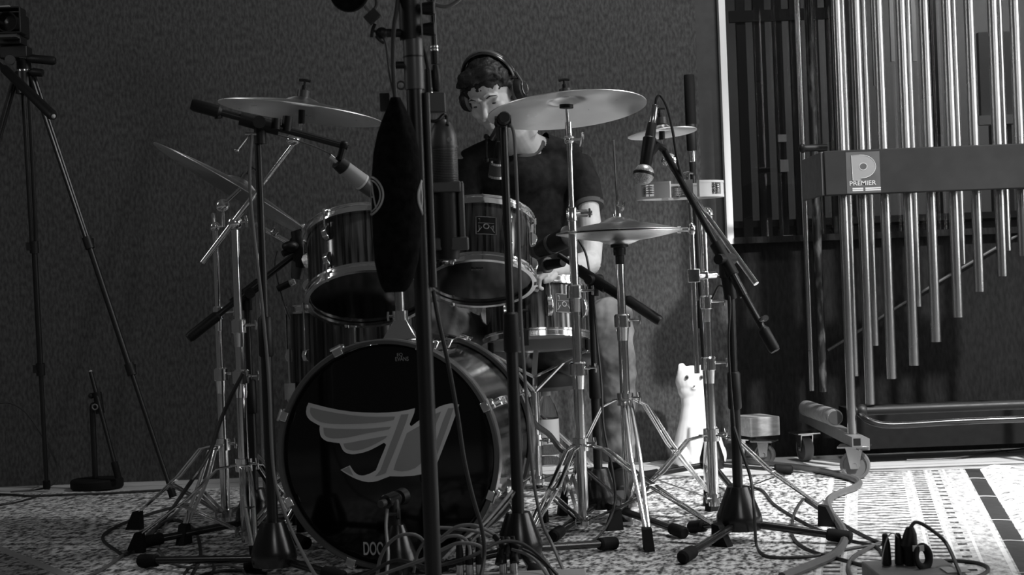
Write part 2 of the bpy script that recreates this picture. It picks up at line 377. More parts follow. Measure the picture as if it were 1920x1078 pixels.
for px, py0, py1, lb in ((1466, 253, 266, 'upper'), (1470, 300, 322, 'lower')):
    a, b = P(px-8, py0, 6.87), P(px+8, py1, 6.87)
    MB().box(((a.x+b.x)/2, 6.872, (a.z+b.z)/2), (b.x-a.x, 0.03, a.z-b.z)).build('reflection_block', CREAM, SCR)  # pale block added for a bright reflection in the glass
t = thing('monitor_screen', 'grey framed panel behind the window at the right edge', 'screen', (wx(1865, 150, 7.6), 7.6, 0))
a, b = P(1832, 62, 7.6), P(1915, 215, 7.6)
MB().box(((a.x+b.x)/2, 7.6, (a.z+b.z)/2), (b.x-a.x, 0.04, a.z-b.z)).build('panel', MGREY, t)
a2, b2 = P(1832, 218, 7.58), P(1915, 232, 7.58)
MB().box(((a2.x+b2.x)/2, 7.58, (a2.z+b2.z)/2), (b2.x-a2.x, 0.06, a2.z-b2.z)).build('ledge', LIGHTG, t)
MB().box(((a.x+b.x)/2, 7.62, b2.z/2), (0.1, 0.04, b2.z)).build('post', DGREY, t)
SC_ = thing('reflection_strips', 'pale strips on a rail added behind the glass for reflections between the chimes', 'reflected_strips', (wx(1675, 100, 7.9), 7.9, 0))  # pale strips stand in for the chimes' reflections in the pane
MB().box((wx(1675, 100, 7.9), 7.93, 2.55), (.5, .03, .05)).build('rail', PLAST, SC_)
for k in (-.22, .22): MB().box((wx(1675, 100, 7.9)+k, 7.96, 1.27), (.03, .03, 2.55)).build('side_post', PLAST, SC_)
for px, y0, y1, lb in ((1637, 0, 160, 'left'), (1672, 20, 115, 'middle'), (1713, 30, 115, 'right')):
    a, b = P(px-5, y0, 7.9), P(px+6, y1, 7.9); 
    MB().box(((a.x+b.x)/2, 7.9, (2.55+b.z)/2), (b.x-a.x, 0.02, 2.55-b.z)).build('reflection_strip', LIGHTG, SC_)
area('control_room_fill', (2.6, 7.5, 2.7), (2.4, 8.2, 0.8), 0.6, 0.4, 30)  # unseen fill added to lift the view behind the glass
# diagonal cable on the dark wall behind the chimes
cable('thin dark rod crossing diagonally behind the hanging chimes', [(1552, 657, 6.19), (1740, 540, 6.19), (1922, 432, 6.19)], 0.006, DGREY, name='diagonal_rod', cat='rod')
# ------------------------------------------------------------------ rugs
RE0, RE1 = V((1.585, 5.58, 0)), V((0.90, 2.5, 0)); edir = (RE1-RE0).normalized(); enrm = V((edir.y, -edir.x, 0))
if enrm.x > 0: enrm = -enrm
def rug(name, label, corners, m, z=0.006, nx=2):
    t = MB(); c = [V(q) for q in corners]
    top = [q+V((0, 0, z)) for q in c]; bot = [q+V((0, 0, 0.0005)) for q in c]
    t.v = top+bot; t.f = [(0, 1, 2, 3)]+[(i, 4+i, 4+(i+1) % 4, (i+1) % 4) for i in range(4)]
    t.uv[0] = [((q-RE0).dot(enrm), (q-RE0).dot(edir)) for q in c]
    return t
t = thing('patterned_rug', 'large patterned rug with bordered right edge and white fringe under the drum kit', 'rug', (0, 4.2, 0))
rug('pile', '', [(-2.7, 6.02, 0), (1.585, 5.58, 0), (0.90, 2.5, 0), (-2.7, 2.5, 0)], None).build('pile', rug_mat('patterned_rug_pile'), t)
bw = 0.056
b0, b1 = RE0, RE1
rgb = MB(); rgb.v = [b0+V((0, 0, .0062)), b0-enrm*bw+V((0, 0, .004)), b1-enrm*bw+V((0, 0, .004)), b1+V((0, 0, .0062))]; rgb.f = [(0, 1, 2, 3)]
rgb.build('dark_binding', DGREY, t)
fr = MB()
for i in range(560):
    k = random.random()*3.1; b = RE0+edir*k-enrm*(bw-0.004); cl = math.sin(k*34)*0.5
    L_ = random.uniform(0.07, 0.17); dirn = (-enrm+edir*(cl*0.5+random.uniform(-.75, .75))).normalized()
    pts = [b+V((0, 0, 0.004)), b+dirn*L_*0.4+V((0, 0, random.uniform(.006, .02))), b+dirn*L_*0.75+edir*random.uniform(-.03, .03)+V((0, 0, random.uniform(.004, .014))), b+dirn*L_+edir*random.uniform(-.05, .05)+V((0, 0, .003))]
    fr.tube(smooth(pts, 3), [0.0032, 0.0012], 4)
tag(fr.build('fringe', WHITE, t), kind='stuff')
for i in range(5):                     # loose threads crossing the binding
    k = (0.28, 0.72, 1.2, 1.55, 2.0)[i]; b = RE0+edir*k
    MB().tube(smooth([b+enrm*0.012+V((0, 0, .008)), b-enrm*0.02+V((0, 0, .009)), b-enrm*0.07+edir*.01+V((0, 0, .007))], 4), 0.0013, 5).build('loose_thread', WHITE, t)
a = F(-20, 1022); b = F(118, 1078); d = (b-a).normalized(); n_ = V((d.y, -d.x, 0)); n_ = n_ if n_.x < 0 else -n_
t = thing('runner_rug', 'second rug with a pale edge strip in the lower left corner', 'rug', (a.x, a.y, 0))
c = [a-d*0.9, b+d*1.2, b+d*1.2+n_*0.9, a-d*.9+n_*0.9]
rb = MB(); rb.v = [q+V((0, 0, .010)) for q in c]+[q+V((0, 0, .0065)) for q in c]; rb.f = [(0, 1, 2, 3)]+[(i, 4+i, 4+(i+1) % 4, (i+1) % 4) for i in range(4)]
rb.uv[0] = [((q-RE0).dot(enrm)+.3, (q-RE0).dot(edir)) for q in c]
rb.build('pile', rug_mat('runner_rug_pile', False, 0.05, 0.4), t)
e = MB(); c = [a-d*.9, b+d*1.2, b+d*1.2+n_*0.03, a-d*.9+n_*0.03]; e.v = [q+V((0, 0, .0115)) for q in c]+[q+V((0, 0, .0102)) for q in c]; e.f = [(0, 1, 2, 3)]+[(i, 4+i, 4+(i+1) % 4, (i+1) % 4) for i in range(4)]
e.build('pale_edge', LIGHTG, t)
# ================================================================== hardware builders
def knob(mb, c, d, r=0.012, L_=0.02):
    mb.tube([V(c), V(c)+V(d).normalized()*L_], r, 12)
def wing(mb, c, d, s_=0.02):     # wing screw
    d = V(d).normalized(); c = V(c); mb.tube([c, c+d*s_*1.4], s_*0.22, 8)
    x = frame(d)[1]; e = c+d*s_*1.3
    mb.tube(smooth([e-x*s_, e-x*s_*.3+d*s_*.1, e+x*s_*.3+d*s_*.1, e+x*s_], 3), s_*0.25, 8)
def mic_stand(label, base, feet, top, cone=(0.058, 0.03, 0.10), legz=0.05, joints=(), name='microphone_stand', poler=0.011, lean=None, group=None):
    """tripod stand: cone hub, tubular legs with rubber feet, telescoping pole"""
    t = thing(name, label, 'microphone stand', base, group); base = V(base)
    r0, r1, hh = cone
    MB().lathe([(1e-4, legz-.01), (r0*.93, legz-.01), (r0, legz+.012), (r0*.96, legz+.03), (r1+.004, legz+hh-.01), (r1, legz+hh), (1e-4, legz+hh)], base, (0, 0, 1), 28).build('hub', BLACKM, t)
    for f in feet:
        f = V(f); h0 = base+(f-base).normalized()*r0*.6+V((0, 0, legz+.004)); e = V((f.x, f.y, 0.024))
        lg = MB().tube([h0, e], 0.0105, 12).build('leg', BLACKM, t)
        dd = (e-h0).normalized(); MB().tube([e-dd*.055, e-dd*.05, e+dd*.006, e+dd*.012], [.013, .017, .0175, .012], 12).build('rubber_foot', RUB, lg)
    tp = V(top); b = base+V((0, 0, legz+hh-.005)); 
    mid = b.lerp(tp, 0.47)
    MB().tube([b, mid], poler*1.25, 14).build('lower_pole', BLACK, t)
    MB().tube([mid, tp], poler*.85, 14).build('upper_pole', BLACK, t)
    MB().tube([mid-V((0, 0, .05)), mid-V((0, 0, .045)), mid+V((0, 0, .045)), mid+V((0, 0, .05))], [poler*1.5, poler*1.7, poler*1.6, poler*1.3], 14).build('clutch', PLAST, t)
    return t
def boom(t, a, b, pivot, r=0.009, grip=None, kw=1.0):
    """boom arm with swivel block, counter grip on end b"""
    a, b, pivot = V(a), V(b), V(pivot); d = (b-a).normalized()
    MB().tube([a, b], r, 12).build('boom_arm', BLACK, t)
    k = MB(); k.tube([pivot-d*.05, pivot+d*.05], r*1.9, 14); k.tube([pivot-V((0, 0, .05)), pivot+V((0, 0, .005))], r*1.7, 12)
    k.build('swivel_block', PLAST, t)
    kk = MB(); side = d.cross(V((0, 0, 1))).normalized(); kk.tube([pivot-side*.045*kw, pivot+side*.035*kw], [.016, .014], 12); kk.build('locking_knob', PLAST, t)
    if grip: MB().tube([b-d*grip, b-d*(grip-.008), b-d*.006, b+d*.002], [r*1.1, r*1.75, r*1.75, r*1.4], 14).build('counter_grip', PLAST, t)
def chrome_tripod(t, base, feet, zc, zb=0.06, r=0.0125, w_=0.022, up=None):
    base = V(base)
    for f in feet:
        f = V(f); rd = (f-base); rd.z = 0; rd.normalize(); side = V((-rd.y, rd.x, 0))
        top = base+rd*.03+V((0, 0, zc)); e = V((f.x, f.y, .05)); m_ = MB()
        kn = top.lerp(e, 0.10)+rd*.018+V((0, 0, .010))
        for s_ in (-1, 1):
            o_ = side*s_*w_*.5
            m_.tube([top+o_*.8-V((0,0,.002)), kn+o_*.9, top.lerp(e, .45)+o_*1.15, e+o_*.35], .0032, 6, flat=2.2, up=side)
        m_.bar(top-rd*.018, top+rd*.006, w_*1.2, .004)
        m_.bar(top.lerp(e, .5)-side*w_*.6, top.lerp(e, .5)+side*w_*.6, .007, .007)
        lg = m_.build('leg', CHROME, t)
        br = MB(); q = top.lerp(e, .55)
        for s_ in (-1, 1): br.bar(base+rd*.018+side*s_*w_*.42+V((0, 0, zb)), q+side*s_*w_*.45, .003, .011, up=side)
        br.build('brace', CHROMED, lg)
        dd = (e-top).normalized()
        rb_ = MB(); c_ = V((f.x, f.y, .0)); fr_ = frame(V((0, 0, 1)), side)
        rb_.prism([c_-rd*.022+side*.014+V((0, 0, .007)), c_+rd*.03+side*.014+V((0, 0, .007)), c_+rd*.004+side*.011+V((0, 0, .062)), c_-rd*.018+side*.011+V((0, 0, .066))], -side*.026)
        rb_.build('rubber_foot', RUB, lg)
    cl = MB(); cl.tube([base+V((0, 0, zc-.018)), base+V((0, 0, zc+.018))], r*1.9, 18); wing(cl, base+V((r*1.6, -.01, zc+.004)), (1, -.4, 0), .016); cl.build('upper_collar', CHROME, t)
    cb = MB(); cb.tube([base+V((0, 0, zb-.012)), base+V((0, 0, zb+.012))], r*1.8, 18); wing(cb, base+V((-.01, -r*1.6, zb)), (-1, -.5, 0), .012); cb.build('lower_collar', CHROMED, t)
def chrome_pole(t, segs, m=CHROME):
    """segs: (point, point, radius) ; a clamp collar with wing screw at each joint"""
    for i, (a, b, r) in enumerate(segs):
        MB().tube([a, b], r, 18).build('pole', m, t)
        if i: 
            c = MB(); a = V(a); c.tube([a-V((0, 0, .022)), a-V((0, 0, .02)), a+V((0, 0, .014)), a+V((0, 0, .018))], [r*1.5, r*1.9, r*1.9, r*1.6], 18)
            c.tube([a+V((r*1.5, -.004, 0)), a+V((.035, -.01, 0))], .004, 8); wing(c, a+V((.033, -.01, 0)), (1, -.2, 0), .013)
            c.tube([a-V((0, 0, .06)), a-V((0, 0, .02))], [r*1.25, r*1.5], 16)
            c.build('height_clamp', CHROME, t)
def cymbal(label, c, n, R, bell=0.055, m=CYM, group=None, bellh=.018, bow=.028, name='cymbal', top=True, flip=1):
    c, n = V(c), V(n).normalized(); t = thing(name, label, 'cymbal', c, group)
    pr = []
    N_ = 22
    for i in range(N_+1):
        q = i/N_; r = max(.005, q*R)
        if r < bell: z = bow+bellh*math.cos(r/bell*PI/2)
        else: z = bow*(1-((r-bell)/(R-bell))**1.25)
        pr.append((r, z*flip))
    th = 0.0022*flip; prof = pr+[(r, z-th) for r, z in reversed(pr)]+[pr[0]]
    mb = MB(); mb.lathe(prof, c-n*bow*.6*flip, n, 96); mb.build('plate', m, t, ang=50)
    if top:
        z0 = c-n*bow*.6*flip+n*(bow+bellh)*flip
        MB().tube([z0-n*.004, z0+n*.016], .017, 16).build('felt', DGREY, t)
        k = MB(); k.tube([z0+n*.016, z0+n*.03], .007, 10); wing(k, z0+n*.022, n, .016); k.build('wing_nut', PLAST, t)
    return t
def lugs(t, c, ax, R, h0, h1, n, ph, m=CHROME, up=1, hoopz=None, name='lug', big=1.0):
    x, y, z = frame(ax, (0, 1, 0.01))
    for k in range(n):
        a = ph+2*PI*k/n; d = x*math.cos(a)+y*math.sin(a); s_ = z.cross(d)
        l = MB(); mid = (h0+h1)/2
        pts = [(R, h0), (R+.014*big, h0+(h1-h0)*.15), (R+.020*big, mid), (R+.014*big, h1-(h1-h0)*.15), (R, h1)]
        poly = [c+d*q[0]+z*q[1]+s_*.009*big for q in pts]; l.prism(poly, -s_*.018*big)
        o_ = l.build(name, m, t, bevel=.002)
        r_ = MB(); 
        hz = hoopz if hoopz is not None else h1+.05
        r_.tube([c+d*(R+.012*big)+z*mid, c+d*(R+.012*big)+z*hz], .0032, 8)
        r_.tube([c+d*(R+.012*big)+z*(hz-.004*(1 if hz > mid else -1)), c+d*(R+.012*big)+z*(hz+.012*(1 if hz > mid else -1))], .0062, 8)
        r_.build('tension_rod', m, o_)
def hoop_prof(R, z, up): # flanged metal hoop
    return [(R-.002, z), (R+.010, z), (R+.010, z+.006*up), (R+.004, z+.008*up), (R+.004, z+.022*up), (R+.011, z+.024*up), (R+.011, z+.0265*up), (R-.002, z+.0265*up), (R-.002, z)]
def drum(label, name, cat, c_bot, ax, R, D, nl, ph, group=None, shell=ZEB, bottom=HEADB, topm=HEADC, both=True, lugR=1.0):
    ax = V(ax).normalized(); c = V(c_bot); t = thing(name, label, cat, c, group)
    MB().lathe([(R-.006, .004), (R, .004), (R, D*.25), (R, D*.5), (R, D*.75), (R, D-.004), (R-.006, D-.004), (R-.006, .004)], c, ax, 72, uv=True).build('shell', shell, t)
    MB().lathe([(1e-4, .001), (R*.6, .001), (R-.004, .001), (R+.003, .006), (R+.003, .012)], c, ax, 64).build('bottom_head', bottom, t)
    MB().lathe([(1e-4, D-.001), (R*.6, D-.001), (R-.004, D-.001), (R+.003, D-.006), (R+.003, D-.012)], c, ax, 64).build('top_head', topm, t)
    MB().lathe(hoop_prof(R+.003, D-.016, 1), c, ax, 72).build('hoop', CHROME, t)
    MB().lathe(hoop_prof(R+.003, .016, -1), c, ax, 72).build('hoop', CHROME, t)
    if both:
        lugs(t, c, ax, R, D*.60, D*.60+.045, nl, ph, hoopz=D+.004); lugs(t, c, ax, R, D*.40-.045, D*.40, nl, ph, hoopz=-.004)
    else: lugs(t, c, ax, R, D*.30, D*.70, nl, ph, hoopz=D+.004); 
    return t
def curved_badge(t, c, ax, R, ang0, h, wd, ht, m, writ='TAMA', name='badge'):
    """metal maker's badge wrapped on the shell, star emblem and lettering"""
    x, y, z = frame(ax, (0, 1, 0.01)); c = V(c)
    def pt(u, v, e=0.0012):
        a = ang0+u/R; d = x*math.cos(a)+y*math.sin(a); return c+d*(R+e)+z*(h+v)
    s_ = -1 if (pt(.01, 0)-pt(0, 0)).x < 0 else 1
    g = MB(); n = 6; top = [(-wd/2+wd*i/n, ht/2) for i in range(n+1)]; bot = [(u, -ht/2) for u, _ in top]
    for i in range(n): g.add([pt(s_*top[i][0], ht/2), pt(s_*top[i+1][0], ht/2), pt(s_*top[i+1][0], -ht/2), pt(s_*top[i][0], -ht/2)], [(0, 1, 2, 3)])
    b = g.build(name, PLAST, t)
    e = MB(); e.tube([pt(s_*u, v, .0018) for u, v in top+list(reversed(bot))], wd*.018, 6, closed=True)
    e.tube([pt(s_*wd*.13*math.cos(q*PI/8), -ht*.05+wd*.13*math.sin(q*PI/8), .0018) for q in range(16)], wd*.03, 6, closed=True)
    for sg in (-1, 1):
        e.tube([pt(s_*sg*wd*.42, -ht*.38, .0018), pt(s_*sg*wd*.22, -ht*.1, .0018), pt(s_*sg*wd*.36, ht*.02, .0018), pt(s_*sg*wd*.33, -ht*.3, .0018)], wd*.022, 6)
    e.tube([pt(s_*(-wd*.4+wd*.8*i/6), ht*.14, .0018) for i in range(7)], wd*.014, 6)
    e.build('emblem', PRINT, b)
    xd = (pt(s_*.01, 0)-pt(0, 0)).normalized(); zz = z
    text(writ, pt(-s_*wd*.38, ht*.2, .0015), xd, zz, ht*.30, PRINT, b, bold=.0003, squeeze=wd/ht*1.0, ext=.0004)
# ================================================================== bass drum
n = V((-math.sin(math.radians(13)), -math.cos(math.radians(13)), 0)); BD = -n
Cf = P(724, 855, 4.0); Cf.z = 0.298; e1 = V((math.cos(math.radians(13)), -math.sin(math.radians(13)), 0)); e2 = V((0, 0, 1))
kick = thing('bass_drum', 'large bass drum with black front head and winged emblem facing the camera', 'drum', (Cf.x, Cf.y, 0))
MB().lathe([(.276, .03), (.280, .03), (.280, .1), (.280, .3), (.280, .41), (.276, .41), (.276, .03)], Cf, BD, 96, uv=True).build('shell', ZEB, kick)
hd = MB().lathe([(1e-4, .012), (.27, .012), (.281, .016), (.283, .03), (.278, .03)], Cf, BD, 96).build('front_head', HEADB, kick)
MB().lathe([(1e-4, .428), (.27, .428), (.281, .424), (.283, .41)], Cf, BD, 96).build('batter_head', HEADC, kick)
for a, b in ((0, .038), (.402, .44)):
    MB().lathe([(.284, a), (.293, a), (.2965, a+.004), (.2965, b-.004), (.293, b), (.284, b), (.284, a)], Cf, BD, 110).build('hoop', HOOPW, kick)
for q, nm in ((.050, 0), (.39, 0)): pass
def fpt(a, r, d=0): return Cf+e1*math.cos(a)*r+e2*math.sin(a)*r+BD*d
for i in range(8):
    a = math.radians(24+45*i); rad = (e1*math.cos(a)+e2*math.sin(a)); s_ = BD.cross(rad)
    for d0, sg in ((0, 1), (.44, -1)):
        cl = MB(); fr_ = (s_, rad, BD)
        cl.box(fpt(a, .291, d0-.004*sg), (.026, .020, .006), frm=fr_); cl.box(fpt(a, .300, d0+.012*sg), (.022, .006, .034), frm=fr_)
        cl.box(fpt(a, .301, d0+.028*sg), (.026, .014, .012), frm=fr_)
        if not (sg == 1 and abs(i-6) < 0): o_ = cl.build('claw', CHROME, kick, bevel=.002)
        rd = MB(); rd.tube([fpt(a, .303, d0-.002*sg), fpt(a, .303, d0+.13*sg)], .0036, 8)
        e_ = fpt(a, .303, d0-.004*sg); rd.tube([e_-s_*.016, e_+s_*.016], .0045, 8); rd.build('tension_rod', CHROME, o_)
    lg = MB(); lg.prism([fpt(a, .28, .10)+s_*.011, fpt(a, .305, .115)+s_*.011, fpt(a, .310, .16)+s_*.011, fpt(a, .305, .205)+s_*.011, fpt(a, .28, .22)+s_*.011], -s_*.022)
    lg.build('lug', CHROME, kick, bevel=.003)
    lg = MB(); lg.prism([fpt(a, .28, .235)+s_*.011, fpt(a, .305, .25)+s_*.011, fpt(a, .310, .285)+s_*.011, fpt(a, .28, .33)+s_*.011], -s_*.022)
    lg.build('lug', CHROME, kick, bevel=.003)
for sg in (-1, 1):       # spurs
    a = fpt(math.radians(-20 if sg > 0 else 200), .285, .12); e_ = V((a.x+sg*.11, a.y-.10, .006)); m_ = MB()
    m_.tube([a-(e_-a).normalized()*.05, e_], .0075, 12); m_.tube([e_, e_+(a-e_).normalized()*.03], .011, 12); m_.box(a, (.035, .05, .05)); m_.build('spur', CHROME, kick)
# emblem
def lg_pt(zx, zy, e): return RP(560+zx/5.675, 740+zy/5.675, Cf+BD*(.012-e), n)
def shape(pts, m, e, name, par, sm=True):
    q = [lg_pt(x, y, e) for x, y in pts]; b = MB(); b.prism(q, -n*.0006); return b.build(name, m, par)
emb = shape([(105,85),(200,110),(300,135),(430,162),(560,180),(690,190),(830,193),(950,190),(1060,180),(1150,164),(1238,143),(1230,190),(1215,230),(1198,270),(1180,310),(1184,325),(1200,335),(1245,300),(1295,262),(1360,210),(1450,155),(1500,125),(1560,105),(1600,95),(1630,92),(1670,96),(1708,105),(1695,145),(1680,190),(1645,280),(1610,380),(1570,480),(1520,610),(1470,735),(1430,790),(1390,820),(1318,845),(1220,862),(1100,870),(970,868),(910,890),(850,915),(790,928),(740,930),(680,920),(620,900),(570,877),(520,850),(480,825),(445,800),(495,775),(545,752),(565,785),(590,820),(615,842),(640,855),(670,860),(700,858),(760,838),(820,805),(845,745),(870,680),(900,610),(930,535),(920,518),(905,512),(835,552),(760,590),(700,612),(640,625),(600,632),(560,633),(520,625),(490,610),(470,590),(455,560),(445,535),(435,515),(370,508),(300,495),(265,475),(240,450),(228,420),(222,380),(222,350),(225,330),(190,312),(150,290),(118,268),(95,240),(82,212),(78,180),(85,130)], LOGO1, .0010, 'winged_emblem', hd)
for s_ in ([(125,135),(260,168),(400,195),(550,218),(700,232),(860,236),(1025,232),(1010,270),(900,290),(800,300),(680,308),(560,312),(450,313),(350,310),(290,302),(230,290),(185,268),(150,240),(130,212),(120,180)],
           [(262,350),(400,362),(560,365),(700,363),(850,352),(985,340),(960,370),(830,392),(700,415),(610,436),(520,455),(450,463),(380,465),(335,460),(300,450),(280,435),(268,410)],
           [(475,520),(560,508),(650,490),(800,462),(945,435),(920,465),(850,505),(780,540),(730,562),(680,580),(630,591),(580,595),(540,590),(510,580),(495,567),(485,550)],
           [(1090,212),(1170,205),(1140,300),(1100,400),(1050,525),(1000,650),(960,745),(925,835),(870,856),(810,870),(840,840),(870,800),(915,680),(960,560),(1025,390)],
           [(1150,410),(1220,368),(1290,330),(1370,268),(1450,205),(1515,178),(1490,240),(1465,300),(1435,430),(1400,560),(1370,635),(1330,690),(1290,740),(1240,780),(1170,806),(1100,815),(1050,811),(1010,800),(1030,730),(1060,650),(1105,530)],
           [(1590,145),(1650,140),(1625,215),(1600,290),(1560,400),(1520,510),(1480,620),(1460,650),(1440,655),(1450,560),(1470,470),(1500,380),(1530,290),(1560,215)],
           [(460,800),(498,782),(535,765),(560,815),(580,860),(545,845)]):
    shape(s_, LOGO2, .0017, 'emblem_inlay', emb)
bl = RP(681, 1040, Cf+BD*.011, n); br_ = RP(783, 1036, Cf+BD*.011, n)
text('DOOLITTLE', bl, e1, e2, .047, LOGO1, hd, 'lettering', squeeze=.50, bold=.0006)
text('EVANS', RP(741, 677, Cf+BD*.011, n), e1, e2, .015, LOGO2, hd, 'maker_print', squeeze=.8)
text('EQ', RP(744, 668, Cf+BD*.011, n), e1, e2, .012, LOGO2, hd, 'maker_print', squeeze=1)
# tom mount post
t = thing('tom_mount', 'chrome cone shaped tom mount with post on top of bass drum', 'drum hardware', P(750, 630, 4.12))
b = P(752, 636, 4.14); b.z = .578
m_ = MB(); x4 = [b+V((-.045, -.05, 0)), b+V((.045, -.05, 0)), b+V((.045, .05, 0)), b+V((-.045, .05, 0))]
m_.add(x4+[q+V((0, 0, .012)) for q in x4]+[b+V((a*.017, c_*.017, .062)) for a, c_ in ((-1, -1), (1, -1), (1, 1), (-1, 1))], [(0, 1, 2, 3), (0, 1, 5, 4), (1, 2, 6, 5), (2, 3, 7, 6), (3, 0, 4, 7), (4, 5, 9, 8), (5, 6, 10, 9), (6, 7, 11, 10), (7, 4, 8, 11), (8, 9, 10, 11)])
m_.build('base_block', CHROME, t, bevel=.003)
m_ = MB(); m_.tube([b+V((0, 0, .058)), b+V((0, 0, .085))], .021, 20); wing(m_, b+V((-.015, -.01, .072)), (-1, -.2, 0), .012); m_.build('memory_clamp', CHROME, t)
tp = b+V((0, 0, .23)); MB().tube([b+V((0, 0, .06)), tp], .0125, 18).build('post', CHROMED, t)
for c_, sg in ((P(700, 470, 4.30), -1), (P(860, 450, 4.44), 1)):
    m_ = MB(); m_.tube([tp-V((0, 0, .02)), tp+V((sg*.03, .03, .02)), c_.lerp(tp, .35)], .009, 12); m_.ball(tp+V((sg*.02, .02, .01)), .02); m_.build('holder_arm', CHROME, t)
# ================================================================== toms, floor tom, snare
ax1 = V((-.06, math.sin(math.radians(27)), math.cos(math.radians(27)))); cb1 = P(690, 556, 4.45)
T1 = drum('rack tom on the left, striped dark wood shell, partly behind hanging black bag', 'rack_tom', 'drum', cb1, ax1, .166, .195, 6, math.radians(-62), None)
ax2 = V((.02, math.sin(math.radians(25)), math.cos(math.radians(25)))); cb2 = P(900, 527, 4.62)
T2 = drum('rack tom on the right with square metal badge on striped wood shell', 'rack_tom', 'drum', cb2, ax2, .153, .19, 6, math.radians(-118), None)
curved_badge(T2, cb2, ax2, .153, math.radians(-90)+math.asin(.022/.153), .105, .058, .056, CHROME)
text('EVANS', RP(883, 507, cb2-ax2*.002, -ax2), (1, 0, 0), (0, -math.cos(math.radians(25)), math.sin(math.radians(25))), .012, MGREY, T2, 'head_print')
cb3 = P(664, 566, 4.95); cb3.z = .25
T3 = drum('floor tom with dark striped shell, standing behind the left rack tom', 'floor_tom', 'drum', cb3, (0, 0.03, 1), .205, .42, 8, math.radians(-130), None)
for a in (-150, -30, 90):
    d = V((math.cos(math.radians(a)), math.sin(math.radians(a)), 0)); m_ = MB(); o_ = cb3+d*.225; m_.tube([V((o_.x, o_.y, cb3.z+.30)), V((o_.x, o_.y, .03))], .0055, 10)
    m_.box((o_.x, o_.y, cb3.z+.17), (.034, .034, .05)); l_ = m_.build('leg', CHROME, T3); MB().tube([V((o_.x, o_.y, 0.004)), V((o_.x, o_.y, .04))], .011, 10).build('rubber_foot', RUB, l_)
axs = V((0, math.sin(math.radians(11)), math.cos(math.radians(11)))); cbs = P(1010, 640, 5.25)
SN = drum('snare drum with square badge in front of seated drummer, below right rack tom', 'snare_drum', 'drum', cbs, axs, .176, .18, 8, math.radians(-78), None, bottom=HEADC, both=False)
curved_badge(SN, cbs, axs, .176, math.radians(-90)+math.asin(.085/.176), .098, .058, .06, CHROME)
m_ = MB(); o_ = cbs+V((0, 0, .0)); m_.bar(cbs+V((-.17, -.04, -.007)), cbs+V((.17, -.04, -.007)), .04, .003, up=(0, 1, 0)); m_.build('snare_wires', CHROMED, SN)
m_ = MB(); q = P(985, 640, 5.06); m_.box(q+V((0, 0, .012)), (.022, .02, .05)); m_.tube([q+V((-.01, 0, .10)), q+V((.012, 0, .10))], .005, 8); m_.build('strainer', PLAST, SN)
# snare stand
bs = V((cbs.x-.02, 5.25, 0)); t = thing('snare_stand', 'low chrome snare stand with folding basket arms under snare drum', 'drum stand', bs)
pv = V((bs.x, bs.y, .36)); c0 = cbs-axs*.012
MB().tube([bs+V((0, 0, .05)), pv], .012, 16).build('pole', CHROME, t)
chrome_tripod(t, bs, [bs+V((-.24, -.14, 0)), bs+V((.24, -.14, 0)), bs+V((0, .26, 0))], .20, .07, .012)
for a in (-60, 60, 180):
    d = V((math.sin(math.radians(a)), -math.cos(math.radians(a)), 0)); e_ = c0+d*.185+V((0, 0, d.y*.19*.2)); m_ = MB(); k_ = pv+V((0, 0, .05))
    m_.bar(k_, e_, .018, .006); m_.bar(pv, k_.lerp(e_, .55), .016, .006); m_.tube([e_-V((0, 0, .01)), e_+V((0, 0, .03))], .006, 8); ar = m_.build('basket_arm', CHROME, t)
    MB().tube([e_+V((0, 0, .0)), e_+V((0, 0, .035))], .010, 10).build('rubber_grip', RUB, ar)
# ================================================================== cymbals and their stands
cymbal('wide crash cymbal on the left, level, behind black boom arm', P(566, 200, 4.33), (.16, .015, 1), .228)
cymbal('steeply tilted large ride cymbal on the far left', P(450, 352, 4.74), (.53, .10, .84), .286)
cymbal('bright crash cymbal before the drummer\'s face', P(1062, 196, 4.5), (-.055, .125, 1), .229)
cymbal('upper hi-hat cymbal on rod, right of the snare', P(1161, 435, 4.6)+V((0,0,.6*.026+.001)), (0, 0.02, 1), .186, bow=.026, bellh=.020, bell=.06, name='hi_hat_cymbal', top=False)
cymbal('lower hi-hat cymbal, cupped downward beneath its twin', P(1161, 435, 4.6)-V((0,0,.6*.022+.003)), (0, 0.0, 1), .186, bow=.022, bellh=.016, bell=.06, name='hi_hat_cymbal', top=False, flip=-1)
cymbal('small splash cymbal behind white ball microphone', P(1241, 245, 4.65), (-.07, .06, 1), .103, bell=.03, bow=.012)
# left crash stand
q = P(440, 418, 4.4); bL = V((q.x, q.y, 0)); t = thing('cymbal_stand', 'chrome boom cymbal stand at far left of kit holding the level crash', 'cymbal stand', bL, None)
chrome_pole(t, [(bL+V((0, 0, .03)), bL+V((0, 0, P(450, 705, 4.4).z)), .0150), (bL+V((0, 0, P(450, 705, 4.4).z)), bL+V((0, 0, P(448, 610, 4.4).z)), .0130), (bL+V((0, 0, P(448, 610, 4.4).z)), q-V((0, 0, .02)), .0115)])
chrome_tripod(t, bL, [F(258, 1040), F(480, 1072), bL+V((.12, .30, 0))], P(455, 905, 4.4).z+.05)
m_ = MB(); a, b = P(380, 492, 4.42), P(556, 262, 4.33); m_.tube([a, a.lerp(b, .55), a.lerp(b, .56), b], [.0085, .0085, .0065, .006], 12); m_.build('boom_arm', CHROME, t)
m_ = MB(); m_.ball(q, (.022, .02, .022)); wing(m_, q+V((.015, -.01, 0)), (1, -.3, .1), .016); m_.build('tilter', CHROME, t)
m_ = MB(); m_.ball(P(550, 262, 4.33), (.02, .018, .016)); m_.tube([b, P(564, 240, 4.33), P(566, 212, 4.33)], .0045, 10); wing(m_, P(557, 258, 4.33), (1, -.2, 0), .012); m_.build('tilter', CHROME, t)
